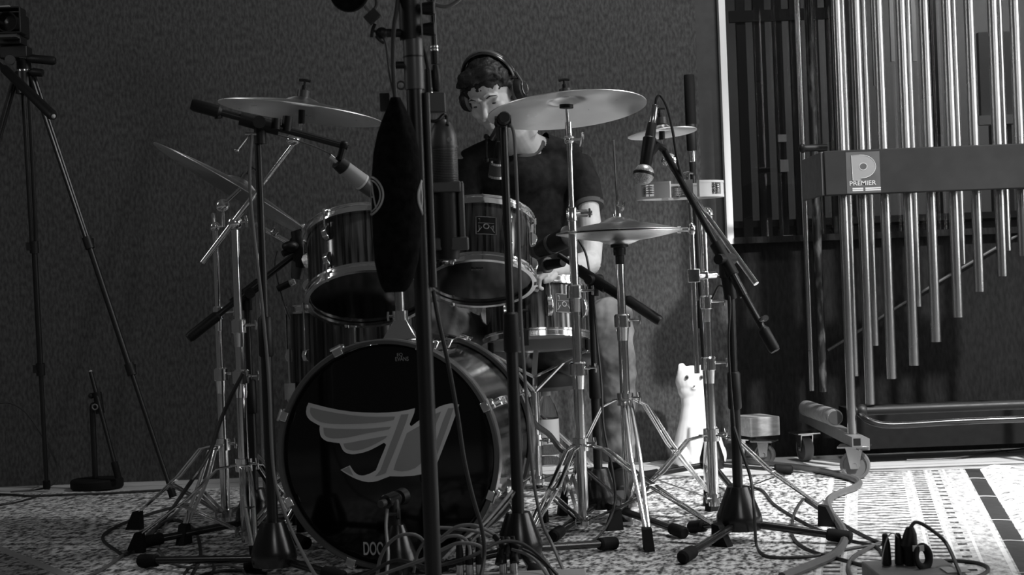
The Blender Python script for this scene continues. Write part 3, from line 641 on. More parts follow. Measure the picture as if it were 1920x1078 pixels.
MB().tube([P(565, 232, 4.33), P(566, 206, 4.33)], .009, 12).build('sleeve', PLAST, t)
# ride stand
q = P(403, 425, 4.78); bR = V((q.x, q.y, 0)); t = thing('cymbal_stand', 'slim chrome stand behind at far left holding the tilted ride cymbal', 'cymbal stand', bR)
z1 = P(412, 585, 4.78).z; z2 = P(420, 700, 4.78).z
chrome_pole(t, [(bR+V((0, 0, .03)), bR+V((0, 0, z2)), .0145), (bR+V((0, 0, z2)), bR+V((0, 0, z1)), .012), (bR+V((0, 0, z1)), q, .0095)])
chrome_tripod(t, bR, [F(346, 1024), bR+V((-.30, .10, 0)), bR+V((.28, .16, 0))], P(420, 845, 4.78).z+.02)
m_ = MB(); m_.ball(q, (.016, .015, .016)); m_.tube([q, P(400, 400, 4.78)], .007, 10); e_ = P(417, 385, 4.75)
m_.tube([q, q+V((.03, -.02, .0)), e_, P(450, 354, 4.74)], .006, 10); m_.ball(e_, (.022, .02, .02)); wing(m_, e_, (.3, -.6, -1), .014); m_.build('tilter', CHROME, t)
# right crash stand
q = P(1066, 236, 4.5); bC = V((q.x, q.y, 0)); t = thing('cymbal_stand', 'straight chrome cymbal stand in front of drummer holding the bright crash', 'cymbal stand', bC)
Z = lambda py, px=1090, Y=4.5: P(px, py, Y).z
chrome_pole(t, [(bC+V((0, 0, .045)), bC+V((0, 0, Z(690))), .0155), (bC+V((0, 0, Z(690))), bC+V((0, 0, Z(545))), .0135), (bC+V((0, 0, Z(545))), bC+V((0, 0, Z(400))), .0125), (bC+V((0, 0, Z(400))), bC+V((0, 0, Z(262, 1068))), .0080)])
chrome_tripod(t, bC, [F(1352, 1028), F(990, 1042), bC+V((-.05, .33, 0))], Z(832, 1112), Z(975, 1112)+.0)
m_ = MB(); a = bC+V((0, 0, Z(262, 1068))); m_.tube([a-V((0, 0, .03)), a+V((0, 0, .05))], .0095, 12); m_.ball(a, (.017, .015, .014)); wing(m_, a+V((.01, -.01, 0)), (1, -.3, -.1), .02); m_.tube([a, P(1062, 200, 4.5)], .0042, 10); m_.build('tilter', CHROME, t)
MB().tube([P(1062, 203, 4.5), P(1062, 196, 4.5)], .020, 16).build('sleeve', PLAST, t)
m_ = MB(); a = bC+V((0, 0, Z(400))); m_.tube([a+V((-.016, 0, 0)), a+V((.045, 0, .0))], .011, 14); m_.tube([a+V((.03, 0, 0)), a+V((.058, 0, 0))], .007, 10); m_.build('gear_clamp', CHROME, t)
# hi-hat stand
q = P(1161, 455, 4.6); bH = V((q.x, q.y, 0)); t = thing('hi_hat_stand', 'chrome hi-hat stand with pull rod and pedal beside the drummer\'s leg', 'hi-hat stand', bH)
zz = lambda py: P(1175, py, 4.6).z
chrome_pole(t, [(bH+V((0, 0, .05)), bH+V((0, 0, zz(600))), .0145), (bH+V((0, 0, zz(600))), bH+V((0, 0, zz(480))), .0125)])
chrome_tripod(t, bH, [F(1216, 1036), bH+V((.27, .2, 0)), bH+V((-.26, .1, 0))], zz(748), .07)
MB().lathe([(1e-4, -.06), (.013, -.06), (.013, -.035), (.018, -.033), (.018, -.012), (.026, -.01), (.026, .0), (1e-4, .0)], P(1161, 457, 4.6), (0, 0, 1), 20).build('seat_cup', PLAST, t)
m_ = MB(); a, b = P(1162, 458, 4.6), P(1150, 262, 4.6); m_.tube([a, b], .0030, 8); m_.build('pull_rod', CHROMED, t)
m_ = MB(); c_ = P(1157, 405, 4.6); m_.tube([c_-V((0, 0, .012)), c_+V((0, 0, .006))], .013, 16); m_.tube([c_, c_+V((0, 0, .045))], .006, 10); wing(m_, c_+V((0, -.004, .032)), (1, -.2, -.3), .014); m_.build('hi_hat_clutch', CHROME, t)
m_ = MB(); a = bH+V((-.03, -.05, .012)); m_.add([a+V((-.035, 0, 0)), a+V((.035, 0, 0)), a+V((.03, .25, .06)), a+V((-.03, .25, .06)), a+V((-.035, 0, .008)), a+V((.035, 0, .008)), a+V((.03, .25, .068)), a+V((-.03, .25, .068))], [(0, 1, 2, 3), (4, 5, 6, 7), (0, 1, 5, 4), (1, 2, 6, 5), (2, 3, 7, 6), (3, 0, 4, 7)]); m_.build('pedal_plate', CHROMED, t)
# splash / tambourine stand (right)
q = P(1322, 500, 4.6); bS = V((q.x, q.y, 0)); t = thing('cymbal_stand', 'chrome boom stand at the right of the kit with splash and tambourine', 'cymbal stand', bS)
zr = lambda py: P(1335, py, 4.6).z
chrome_pole(t, [(bS+V((0, 0, .05)), bS+V((0, 0, zr(680))), .0150), (bS+V((0, 0, zr(680))), bS+V((0, 0, zr(565))), .0125), (bS+V((0, 0, zr(565))), bS+V((0, 0, zr(405))), .0100)])
chrome_tripod(t, bS, [F(1550, 990), bS+V((-.30, -.10, 0)), bS+V((.02, .32, 0))], zr(815), .075)
a, b = P(1252, 304, 4.66), P(1418, 532, 4.45); MB().tube([a, b], .0085, 14).build('boom_arm', CHROME, t)
m_ = MB(); c_ = P(1326, 402, 4.58); m_.ball(c_, (.018, .016, .022)); wing(m_, c_, (.4, -.6, .8), .012); m_.build('tilter', CHROME, t)
m_ = MB(); c_ = P(1255, 300, 4.66); m_.ball(c_, (.024, .018, .02)); m_.tube([c_, P(1243, 275, 4.66), P(1241, 250, 4.65)], .0045, 10); wing(m_, c_, (1, -.4, 0), .012); m_.build('tilter', CHROME, t)
MB().tube([P(1241, 262, 4.65), P(1241, 246, 4.65)], .009, 12).build('sleeve', PLAST, t)
m_ = MB(); a = P(1297, 438, 4.56); b = P(1308, 700, 4.56); m_.tube([a, V((a.x, a.y, b.z))], .0078, 12); m_.build('accessory_rod', CHROME, t)
m_ = MB(); c_ = P(1300, 517, 4.56); d_ = V((bS.x+.03, bS.y, c_.z)); m_.box(c_, (.034, .034, .038)); m_.tube([c_, d_], .010, 12); m_.box((c_+V((bS.x, bS.y, c_.z)))/2+V((.01,0,0)), (.03, .02, .022)); wing(m_, d_, (1, -.2, .1), .016); m_.build('rod_clamp', CHROME, t, bevel=.003)
m_ = MB(); c_ = P(1297, 430, 4.56); m_.ball(c_, (.012, .012, .02)); m_.tube([c_, c_+V((-.035, 0, 0))], .006, 10); m_.tube([c_+V((-.032, 0, 0)), c_+V((-.042, 0, 0))], .011, 10); m_.tube([c_, P(1290, 330, 4.58)], .005, 8); m_.build('elbow_clamp', CHROME, t)
# tambourine: half-moon plastic frame with jingles
tc = P(1275, 357, 4.60); t = thing('tambourine', 'white plastic half moon tambourine with metal jingles mounted on the chrome stand', 'tambourine', tc)
Rt, hz = .125, .024; arc = []
for i in range(25):
    a = math.radians(180+ -12+ (204)*i/24); arc.append((tc+V((math.cos(a)*Rt, math.sin(a)*Rt*.62, 0)), a))
def ring_band(a0, a1, z0, z1, ri, ro):
    mb = MB(); N_ = max(2, int((a1-a0)/6)); vs = []
    for i in range(N_+1):
        a = math.radians(a0+(a1-a0)*i/N_)
        for r, z in ((ri, z0), (ro, z0), (ro, z1), (ri, z1)): vs.append(tc+V((math.cos(a)*r, math.sin(a)*r*.62, z)))
    fs = [(0, 1, 2, 3), tuple(4*N_+k for k in (3, 2, 1, 0))]
    for i in range(N_):
        for k in range(4): fs.append((4*i+k, 4*i+(k+1) % 4, 4*i+4+(k+1) % 4, 4*i+4+k))
    return mb.add(vs, fs)
fr_m = ring_band(-68, 253, .017, hz, Rt-.014, Rt+.004); q2 = ring_band(-68, 253, -hz, -.017, Rt-.014, Rt+.004); fr_m.add(q2.v, q2.f)
wins = [(-48, -26), (12, 32), (75, 100), (150, 170), (205, 230)]; last = -68
for a0, a1 in wins+[(253, 253)]:
    if a0 > last: q2 = ring_band(last, a0, -.017, .017, Rt-.012, Rt+.003); fr_m.add(q2.v, q2.f)
    last = a1
sp_a, sp_b = [tc+V((math.cos(math.radians(a))*Rt, math.sin(math.radians(a))*Rt*.62, 0)) for a in (150, 30)]
fr_m.build('frame', CREAM, t, ang=40)
for a0, a1 in wins:
    a = math.radians((a0+a1)/2); c_ = tc+V((math.cos(a)*(Rt-.006), math.sin(a)*(Rt-.006)*.62, 0)); j = MB()
    for z in (-.009, -.003, .004, .010): j.lathe([(1e-4, .002), (.006, .002), (.017, -.0006), (.017, .0004), (.006, .003), (1e-4, .003)], c_+V((0, 0, z)), (0, 0, 1), 20)
    j.tube([c_-V((0, 0, .018)), c_+V((0, 0, .018))], .0015, 6); j.build('jingle', CHROMED, t)
m_ = MB(); c_ = P(1291, 350, 4.57); m_.box(c_, (.022, .03, .04)); wing(m_, c_+V((0, -.01, .02)), (0, 0, 1), .014); m_.build('clamp', CHROME, t)
# ================================================================== microphones and stands
# stand A with boom across left crash
tA = P(483, 236, 3.93); bA = V((tA.x, tA.y, 0))
t = mic_stand('black tripod microphone stand left of the bass drum with long sloping boom', bA, [F(268, 1068), F(640, 1100), F(470, 1078)], tA)
boom(t, P(652, 275, 3.95), P(360, 196, 3.90), P(487, 232, 3.92), grip=.075)
m_ = MB(); a = P(466, 254, 3.9); b = P(444, 282, 3.88); m_.tube([a, b], .0032, 8); m_.ball(b, .006); m_.tube([a+V((-.008, 0, .004)), a+V((.02, 0, .003))], .004, 8); m_.build('clutch_lever', CHROMED, t)
m_ = MB(); m_.tube([P(540, 218, 3.93), P(537, 246, 3.93)], .013, 12); m_.tube([P(518, 222, 3.9), P(517, 242, 3.9)], .011, 12); m_.build('boom_knob', PLAST, t)
MB().tube([P(408, 206, 3.91), P(410, 222, 3.91)], .010, 10).build('cable_clip', PLAST, t)
def smic(label, a, b, segs, name='microphone', parts=None, grp=None):
    """microphone lying along a->b; segs: (name, t0, t1, r0, r1, material)"""
    a, b = V(a), V(b); t = thing(name, label, 'microphone', a, grp)
    for nm, t0, t1, r0, r1, m in segs:
        A_, B_ = a.lerp(b, t0), a.lerp(b, t1); d = (B_-A_)
        MB().tube([A_, A_+d*.03, B_-d*.03, B_], [r0*.9, r0, r1, r1*.9], 24).build(nm, m, t)
    return t
a, b = P(624, 296, 3.95), P(704, 362, 4.02)
t = smic('pale grey condenser microphone on the sloping boom above left rack tom', a, b, [('connector', -.08, .12, .008, .009, CHROMED), ('clip_ring', .10, .27, .019, .021, PLAST), ('body', .27, .68, .0185, .022, LIGHTG), ('trim_ring', .66, .70, .0225, .0225, CREAM), ('grille', .70, 1.0, .022, .018, GUNM)])
m_ = MB(); m_.tube([P(637, 300, 3.95), P(641, 285, 3.95), P(645, 272, 3.95)], .009, 10); m_.ball(P(645, 272, 3.95), (.014, .014, .011)); m_.build('swivel_mount', PLAST, t)
# floor tom mic stand, boom low left
tM = P(462, 545, 4.62); bM = V((tM.x, tM.y, 0))
t = mic_stand('black microphone stand behind left cymbal stands with boom toward floor tom', bM, [bM+V((-.3, -.12, 0)), bM+V((.18, -.25, 0)), bM+V((.08, .3, 0))], tM)
boom(t, P(572, 462, 4.66), P(354, 634, 4.52), P(462, 550, 4.62), grip=.11)
smic('black microphone pointing down at the floor tom rim', P(566, 440, 4.62), P(556, 522, 4.64), [('connector', -.25, 0, .008, .009, CHROMED), ('body', 0, .6, .011, .017, PLAST), ('grille', .6, 1, .021, .017, GUNM)])
m_ = MB(); m_.tube([P(556, 432, 4.62), P(566, 465, 4.62), P(562, 500, 4.63)], [.018, .026, .018], 12); m_.ball(P(545, 462, 4.60), (.026, .025, .016)); m_.tube([P(530, 476, 4.6), P(585, 452, 4.64)], .010, 10); m_.build('microphone_clip', PLAST, S.objects['microphone.001'])
smic('slim black microphone with silver tip beside the floor tom', P(520, 542, 4.80), P(553, 527, 4.80), [('body', 0, .7, .010, .011, PLAST), ('grille', .7, 1, .010, .009, GRILLE)])
m_ = MB(); a, b = P(478, 420, 4.9), P(592, 482, 4.9); t = thing('clamp_stand', 'chrome stand with slanted arm and black clamp between ride cymbal and left rack tom', 'drum hardware', V((P(479, 421, 4.9).x, 4.9, 0)))
m_.tube([a, b], .0075, 12); m_.build('arm', CHROME, t); MB().tube([P(545, 450, 4.9), P(566, 462, 4.9)], .018, 14).build('clamp', PLAST, t)
m_ = MB(); m_.ball(P(515, 436, 4.9), .014); wing(m_, P(515, 436, 4.9), (0, -.3, 1), .014); m_.tube([b, P(592, 482, 4.9)-V((0,0,.5))], .0075, 12); m_.tube([P(479, 421, 4.9), V((P(479, 421, 4.9).x, 4.9, .02))], .009, 12); m_.build('support_tube', CHROMED, t)
# stand B
tB = P(944, 238, 3.93); bB = V((tB.x, tB.y, 0))
t = mic_stand('black microphone stand right in front of the bass drum edge, grey cable down its pole', bB, [F(1150, 1035), F(800, 1085), F(1010, 1100)], tB, poler=.0125)
boom(t, P(924, 258, 4.42), P(946, 220, 3.85), P(941, 228, 3.94), grip=.04, kw=.5)
t = smic('small microphone in bracket hanging above the right rack tom', P(937, 262, 4.40), P(930, 332, 4.44), [('body', .0, .62, .012, .013, PLAST), ('trim_ring', .60, .66, .019, .019, CHROME), ('grille', .66, .95, .022, .022, GUNM), ('lower_ring', .93, 1.0, .023, .023, CHROMED)])
m_ = MB(); m_.tube([P(912, 256, 4.40), P(912, 302, 4.40)], .0035, 8); m_.tube([P(910, 258, 4.40), P(934, 258, 4.40)], .004, 8); m_.tube([P(910, 299, 4.40), P(934, 299, 4.40)], .004, 8); m_.ball(P(912, 256, 4.4), .008); m_.ball(P(912, 300, 4.4), .008); m_.build('bracket', PLAST, t)
# stand C (right, big boom)
bCn = V((.587, 4.22, 0)); tC = P(1364, 525, 4.22); tC.x = bCn.x
t = mic_stand('black tripod microphone stand at right front on rug with long diagonal boom', bCn, [F(1283, 1062), F(1590, 1024), F(1300, 1004)], tC, cone=(.063, .03, .105))
boom(t, P(1243, 278, 4.30), P(1453, 657, 4.12), P(1358, 486, 4.2), grip=.07)
m_ = MB(); m_.tube([P(1358, 486, 4.2), tC-V((0, 0, .05))], .017, 12); m_.build('boom_bracket', PLAST, t)
a_, b_ = P(1350, 470, 4.205), P(1395, 555, 4.17); MB().tube([a_, b_], .0125, 12).build('arm_sleeve', BLACKM, t)
MB().tube([P(1428, 600, 4.13), P(1436, 596, 4.09)], .008, 10).build('cable_clip', CHROMED, t)
t = smic('hand microphone with round silver ball grille pointing down at right', P(1228, 200, 4.30), P(1207, 330, 4.26), [('connector', -.02, .26, .009, .0105, CHROMED), ('body', .24, .60, .0125, .0165, PLAST), ('clip', .45, .88, .019, .016, PLAST)])
c_ = P(1207, 327, 4.26); ax_ = (P(1207, 330, 4.26)-P(1228, 200, 4.30)).normalized()
MB().ball(c_, .0285, 28, 18).build('ball_grille', GRILLE, t); MB().tube([c_-ax_*.004, c_+ax_*.004], .0292, 28).build('grille_band', PLAST, t)
m_ = MB(); m_.tube([P(1218, 290, 4.28), P(1232, 272, 4.29), P(1246, 280, 4.30)], .012, 10); m_.build('mount_arm', PLAST, t)
# stand D (snare)
tD = P(1108, 530, 4.72); bD = V((tD.x, tD.y, 0))
t = mic_stand('black microphone stand behind chrome crash stand with boom across hi-hat stand', bD, [F(1280, 1014), F(1040, 1020), bD+V((.02, .32, 0))], tD, cone=(.055, .03, .11))
boom(t, P(1048, 478, 4.78), P(1238, 602, 4.62), P(1112, 524, 4.72), r=.009, grip=.13)
m_ = MB(); m_.tube([P(1085, 505, 4.74), P(1165, 556, 4.68)], .0155, 12); m_.build('arm_sleeve', PLAST, t)
smic('stubby black microphone aimed at the snare, under the hi-hat', P(1062, 445, 4.80), P(1010, 470, 4.9), [('body', -.1, .45, .034, .030, PLAST), ('neck_ring', .45, .55, .031, .031, GUNM), ('grille', .55, 1.0, .030, .022, PLAST)])
smic('second black microphone beneath the first, angled to the snare', P(1056, 492, 4.84), P(1005, 500, 4.95), [('body', 0, .55, .014, .017, PLAST), ('grille', .55, 1.0, .026, .022, GUNM)])
# stand E (back)
bE = V((.69, 5.6, 0)); tE = P(1299, 325, 5.6)
t = mic_stand('tall thin black stand at the back wall near white cat figure', bE, [F(1480, 893), F(1208, 905), F(1378, 935)], tE, cone=(.045, .022, .10), poler=.0115)
t = smic('long black upright microphone at the back beside the window trim', V((tE.x, 5.6, tE.z-.01)), V((tE.x, 5.6, P(1298, 140, 5.6).z)), [('clip_ring', .14, .25, .013, .013, CHROME), ('connector', 0, .15, .010, .012, PLAST), ('body', .25, .56, .018, .019, PLAST), ('foam_cover', .50, 1.0, .0195, .0195, RUB)])
# kick mic
kB = F(748, 1065); kB.y = 3.80; kB.x = P(748, 1065, 3.8).x
t = mic_stand('low black microphone stand in front of the bass drum head', kB, [kB+V((-.19, -.10, 0)), kB+V((.17, -.12, 0)), kB+V((.02, -.24, 0))], V((kB.x-.012, 3.80, P(735, 960, 3.8).z)), cone=(.05, .018, .11), poler=.009, legz=.04)
t = smic('short dark microphone close to the bass drum\'s lower head', P(722, 942, 3.78), P(756, 930, 3.86), [('body', 0, .55, .018, .019, BLACKM), ('neck', .5, .72, .012, .012, DGREY), ('grille', .72, 1.0, .019, .021, PLAST), ('connector', -.25, 0, .009, .009, DGREY)])
m_ = MB(); m_.tube([P(733, 945, 3.80), P(735, 962, 3.80)], .007, 10); m_.tube([P(722, 964, 3.79), P(748, 963, 3.79)], .006, 10); m_.tube([P(745, 963, 3.79), P(750, 963, 3.79)], .013, 14); m_.build('swivel_mount', DGREY, t)
# ================================================================== main foreground stand with large microphone, bag, pop filter
YM = 3.2; q = P(792, 539, YM); bS0 = V((q.x, YM, 0)); zM = lambda py, Y=YM: P(785, py, Y).z
t = thing('studio_stand', 'tall thick black studio stand in the foreground crossing the whole picture', 'microphone stand', bS0)
MB().tube([bS0+V((0, 0, .03)), bS0+V((0, 0, zM(520)))], .0168, 24).build('lower_pole', BLACK, t)
MB().tube([bS0+V((0, 0, zM(540))), bS0+V((0, 0, zM(150)))], .0175, 24).build('middle_pole', BLACK, t)
MB().tube([bS0+V((0, 0, zM(168))), bS0+V((0, 0, zM(72)))], .0205, 24).build('grey_collar', GUNM, t)
MB().tube([bS0+V((.0, 0, zM(108))), bS0+V((.0, 0, zM(105)))], .0215, 24).build('collar_seam', PLAST, t)
MB().tube([bS0+V((-.004, 0, zM(74))), bS0+V((-.004, 0, zM(-60)))], .0225, 24).build('head_block', PLAST, t)
MB().tube([bS0+V((.024, -.004, zM(175))), bS0+V((.024, -.004, zM(540)))], .0065, 12).build('side_tube', DGREY, t)
ta, tb = P(600, -48, YM), P(900, -48, YM); MB().tube([V((ta.x, YM, ta.z)), V((tb.x, YM, ta.z))], .012, 14).build('boom_arm', BLACK, t)
for a in (80, 200, 320):
    d = V((math.cos(math.radians(a)), math.sin(math.radians(a)), 0)); MB().tube([bS0+V((0, 0, .10)), bS0+d*.42+V((0, 0, .02))], .014, 12).build('leg', BLACK, t)
for py, sg in ((18, 1), (57, 1)):
    m_ = MB(); c_ = bS0+V((.022, -.01, zM(py))); m_.tube([c_, c_+V((.022, 0, 0))], [.012, .015], 14); m_.tube([c_+V((.018, 0, -.012)), c_+V((.018, 0, .012))], .009, 10); m_.build('side_knob', PLAST, t)
m_ = MB(); c_ = P(716, 62, YM-.02); m_.tube([c_, P(760, 62, YM)], .009, 12); m_.ball(c_, (.013, .013, .012)); wing(m_, c_, (-1, -.2, .3), .014); wing(m_, c_, (-.3, -.4, -1), .012); m_.build('side_clamp', PLAST, t)
m_ = MB(); m_.tube([P(733, 122, YM), P(762, 122, YM)], .0075, 12); m_.build('cable_hook', PLAST, t)
m_ = MB(); c_ = P(752, 160, YM-.02); m_.tube([c_+V((math.cos(k*PI/6)*.008, 0, math.sin(k*PI/6)*.008)) for k in range(12)], .0022, 6, closed=True); m_.build('ring_eye', DGREY, t)
# bag
YB = 3.13; kp = 2940/YB
prof = [(183, 741, 9, .010), (200, 742, 16, .016), (222, 742, 26, .024), (250, 742, 36, .030), (285, 742.5, 43, .034), (330, 743, 46, .036), (400, 744, 46.5, .036), (450, 744, 45, .035), (490, 743.5, 41, .032), (520, 743, 34, .027), (538, 742, 27, .022), (548, 741, 18, .014)]
bg0 = P(743, 183, YB); t = thing('cloth_bag', 'black drawstring cloth bag with round emblem hanging from the foreground stand', 'bag', bg0)
def bagsec(py):
    for i in range(len(prof)-1):
        a, b = prof[i], prof[i+1]
        if a[0] <= py <= b[0]:
            k = (py-a[0])/(b[0]-a[0]); return [a[j]+(b[j]-a[j])*k for j in (1, 2, 3)]
def bagpt(py, th, e=0, fold=True):
    cx, hw, hd_ = bagsec(py); c_ = P(cx, py, YB); c_.y = YB; hw = hw/kp
    f_ = 1+(.06*math.sin(th*5+1.3)*max(0, min(1, (300-py)/90)) if fold else 0)
    return c_+V(((hw*f_+e)*math.cos(th), (hd_*f_+e)*math.sin(th), 0))
m_ = MB(); rows = [183+365*i/44 for i in range(45)]; N_ = 56
vs = [bagpt(min(r, 547.9), 2*PI*k/N_) for r in rows for k in range(N_)]
fs = [(i*N_+k, i*N_+(k+1) % N_, (i+1)*N_+(k+1) % N_, (i+1)*N_+k) for i in range(44) for k in range(N_)]+[tuple(range(N_)), tuple(44*N_+k for k in range(N_-1, -1, -1))]
m_.add(vs, fs); m_.build('sack', CLOTHB, t, ang=80)
m_ = MB(); m_.tube(smooth([P(741, 188, YB), P(737, 120, YB+.0), P(738, 60, YB+.03), P(744, 15, YB+.05), P(748, -20, YB+.06)], 6), .0045, 8); m_.tube(smooth([P(741, 190, YB), P(730, 140, YB), P(724, 90, YB+.02), P(718, 68, YB+.04)], 6), .0018, 6); m_.build('drawstring', DGREY, t)
def emblem(th0, py0, rad):
    g = MB(); hw, hd_ = .0490, .036
    def sp_(u, v):      # u arc length, v up (m)
        th = th0+u/.0445; return bagpt(py0-v*kp, th, .0012, False)
    for rr, w_ in ((rad, .0022), (rad*.83, .0016)):
        g.tube([sp_(rr*math.cos(2*PI*k/48), rr*math.sin(2*PI*k/48)) for k in range(48)], w_, 6, closed=True)
    def seg(a, b, w_=.0016): g.tube([sp_(a[0]+(b[0]-a[0])*k/8*1.0, a[1]+(b[1]-a[1])*k/8) for k in range(9)], w_, 6)
    h = rad*.72
    seg((-h*.75, -h), (-h*.05, h)); seg((h*.75, -h), (h*.05, h)); seg((-h*.35, -h*.1), (h*.35, -h*.1))
    return g
emblem(math.radians(-180+14), 366, .037).build('round_emblem', LIGHTG, t)
emblem(math.radians(14), 372, .034).build('round_emblem', LIGHTG, t)
MB().box(P(722, 192, YB+.09), (.020, .02, .036)).build('cord_lock', PLAST, t)
# large microphone
YG = 3.24; kg = 2940/YG; top_ = P(829, 222, YG); axd = V((0, 0, 1)); g0 = P(829, 222, YG); zG = lambda py: P(829, py, YG).z-g0.z
t = thing('studio_microphone', 'large black vintage style studio microphone hanging upright beside the foreground stand', 'microphone', g0)
R_ = 26/kg
MB().lathe([(1e-4, 0)]+[(R_*1.0*math.sin(a*PI/16), zG(222)-(1-math.cos(a*PI/16))*(-zG(270))) for a in range(1, 9)]+[(R_, zG(277)), (R_, zG(345)), (R_*.94, zG(350))], g0, axd, 40).build('head_dome', GUNM, t)
m_ = MB(); m_.tube([g0+V((0, 0, zG(279))), g0+V((0, 0, zG(275)))], R_*1.07, 40); m_.build('head_ring', DGREY, t)
m_ = MB().lathe([(1e-4, zG(345)), (R_*.97, zG(345)), (R_*.97, zG(462)), (R_*.86, zG(486)), (1e-4, zG(490))], g0, axd, 40); m_.build('body', PLAST, t)
m_ = MB()
for k in range(20):
    py = 284+k*3.0; m_.tube([g0+V((R_*1.005*math.cos(a*PI/16), R_*1.005*math.sin(a*PI/16), zG(py))) for a in range(32)], .0006, 4, closed=True)
m_.build('grille_ribs', BLACKM, t)
m_ = MB(); yb = -.022
m_.box(g0+V((R_*1.15, 0, zG(400))), (.012, .035, (zG(345)-zG(460)))); m_.box(g0+V((-R_*1.1, 0, zG(400))), (.006, .03, (zG(345)-zG(460))))
m_.box(g0+V((0.006, 0, zG(458))), (R_*2.7, .05, (zG(446)-zG(470)))); m_.box(g0+V((0, -.001, zG(352))), (R_*2.35, R_*2.1, (zG(342)-zG(362)))); m_.build('yoke', GUNM, t, bevel=.003)
m_ = MB(); c_ = P(843, 262, YG-.03); m_.tube([c_, c_+V((0, -.006, 0))], .005, 12); m_.tube([c_, c_+V((0, -.009, 0))], .002, 8); m_.build('screw', CHROMED, t)
m_ = MB(); m_.box(P(817, 193, YG+.0), (.040, .03, .040)); m_.build('mount_block', GUNM, t, bevel=.002)
m_ = MB(); m_.tube(smooth([P(803, 212, YG), P(806, 226, YG-.01), P(820, 226, YG-.01), P(832, 215, YG), P(838, 222, YG), P(839, 235, YG-.02)], 5), .0035, 8); m_.build('handle_loop', PLAST, t)
q = P(816, 176, YG); tt = thing('hanging_rod', 'thin black rod with silver rings hanging down to large microphone', 'rod', V((q.x, YG, q.z)))
zq = lambda py: V((q.x+.002, YG, P(816, py, YG).z))
MB().tube([zq(90), zq(-80)], .0065, 12).build('rod', BLACK, tt)
m_ = MB(); 
for py in (88, 94): m_.tube([zq(py+1.6), zq(py-1.6)], .0088, 14)
m_.build('silver_rings', CHROME, tt); MB().tube([zq(120), zq(95)], .0085, 14).build('sleeve', PLAST, tt)
m_ = MB(); m_.tube([zq(172), zq(165), zq(140), zq(122)], [.006, .011, .011, .0065], 14); m_.build('swivel', PLAST, tt)
t = thing('cable_plug', 'black cable plug standing on the large microphone\'s mount block', 'plug', P(802, 174, YG))
m_ = MB(); m_.tube([P(804, 173, YG-.01), P(802, 130, YG-.01)], [.009, .007], 12); m_.tube(smooth([P(802, 130, YG-.01), P(795, 95, YG-.01), P(785, 70, YG-.02), P(782, 30, YG-.02)], 5), .0033, 8); m_.build('plug_body', PLAST, t)
MB().tube([P(807, 174, YG-.012), P(807, 166, YG-.012)], .0045, 10).build('silver_tip', CHROME, t)
cable('grey cable loop curving along the top edge', [(790, -14, YG), (812, 6, YG), (838, 12, YG), (860, 0, YG), (872, -18, YG)], .0042, CABLEG)
# pop filter
c_ = P(655, -14, 3.15); t = thing('pop_filter', 'round black pop filter cut by the top edge of the picture', 'pop filter', c_)
MB().lathe([(1e-4, -.002), (.036, -.002), (.038, .0), (.036, .002), (1e-4, .002)], c_, (.15, -1, .1), 48).build('mesh', CLOTHB, t)
MB().tube([c_+V((math.cos(k*PI/24)*.037, 0, math.sin(k*PI/24)*.037)) for k in range(48)], .0028, 8, closed=True).build('rim', PLAST, t)
m_ = MB(); a = P(684, 12, 3.15); b = P(697, 28, 3.14); m_.tube([a, b], .003, 8); m_.build('rod', CHROMED, t)
x_, y_, z_ = frame((1, 0, .85), (0, 1, 0)); MB().box(P(698, 31, 3.14), (.02, .018, .028), frm=(x_, y_, z_)).build('clamp', PLAST, t)
m_ = MB(); m_.tube(smooth([P(700, 20, 3.14), P(706, 6, 3.15), P(698, -20, 3.16)], 4), .003, 8); m_.build('gooseneck', DGREY, t)
# ================================================================== camera on tripod (left)
ap = P(46, 150, 5.75); t = thing('camera_tripod', 'black photo tripod with pan head at the left edge', 'tripod', (ap.x, ap.y, 0))
for fx, nm in ((F(88, 922), 0), (F(325, 938), 1), (F(-190, 945), 2)):
    d = (V((fx.x, fx.y, 0))-V((ap.x, ap.y, 0))).normalized(); a = ap+d*.035+V((0, 0, .01)); e_ = V((fx.x, fx.y, .012)); s_ = V((-d.y, d.x, 0)); m_ = MB()
    k1, k2 = a.lerp(e_, .40), a.lerp(e_, .70)
    for sg in (-1, 1): m_.tube([a+s_*sg*.011, k1+s_*sg*.008], .0075, 10)
    m_.tube([k1, k2], .011, 12); m_.tube([k2, e_], .0085, 12); lg = m_.build('leg', BLACK, t)
    dd = (e_-a).normalized()
    for k_ in (k1, k2): m_ = MB(); m_.tube([k_-dd*.02, k_+dd*.025], .017, 12); m_.box(k_+s_*.016, (.02, .02, .03)); m_.build('leg_lock', PLAST, lg)
    MB().tube([e_-dd*.03, e_], .014, 10).build('rubber_foot', RUB, lg)
MB().tube([ap-V((0, 0, .05)), ap-V((0, 0, -.03))], .033, 24).build('spider', BLACK, t)
m_ = MB(); m_.tube([ap+V((0, 0, .03)), ap+V((0, 0, .036))], .030, 24); m_.build('level_ring', CHROMED, t)
m_ = MB(); m_.tube([ap+V((0, 0, .03)), ap+V((0, 0, .09))], .026, 20); m_.box(P(30, 100, 5.75), (.10, .07, .045)); m_.box(P(22, 78, 5.75), (.09, .08, .03)); m_.build('pan_head', PLAST, t, bevel=.004)
m_ = MB(); a = P(20, 113, 5.70); m_.tube([a, a+V((0, -.012, 0))], .018, 20); m_.build('tilt_knob', DGREY, t)
a, b = P(4, 125, 5.62), P(100, 218, 5.35); m_ = MB(); m_.tube([a-(b-a)*.3, a, a.lerp(b, .05), b-(b-a)*.03, b], [.006, .008, .016, .018, .014], 14); m_.build('pan_handle', PLAST, t); MB().ball(b, .008).build('handle_screw', LIGHTG, t)
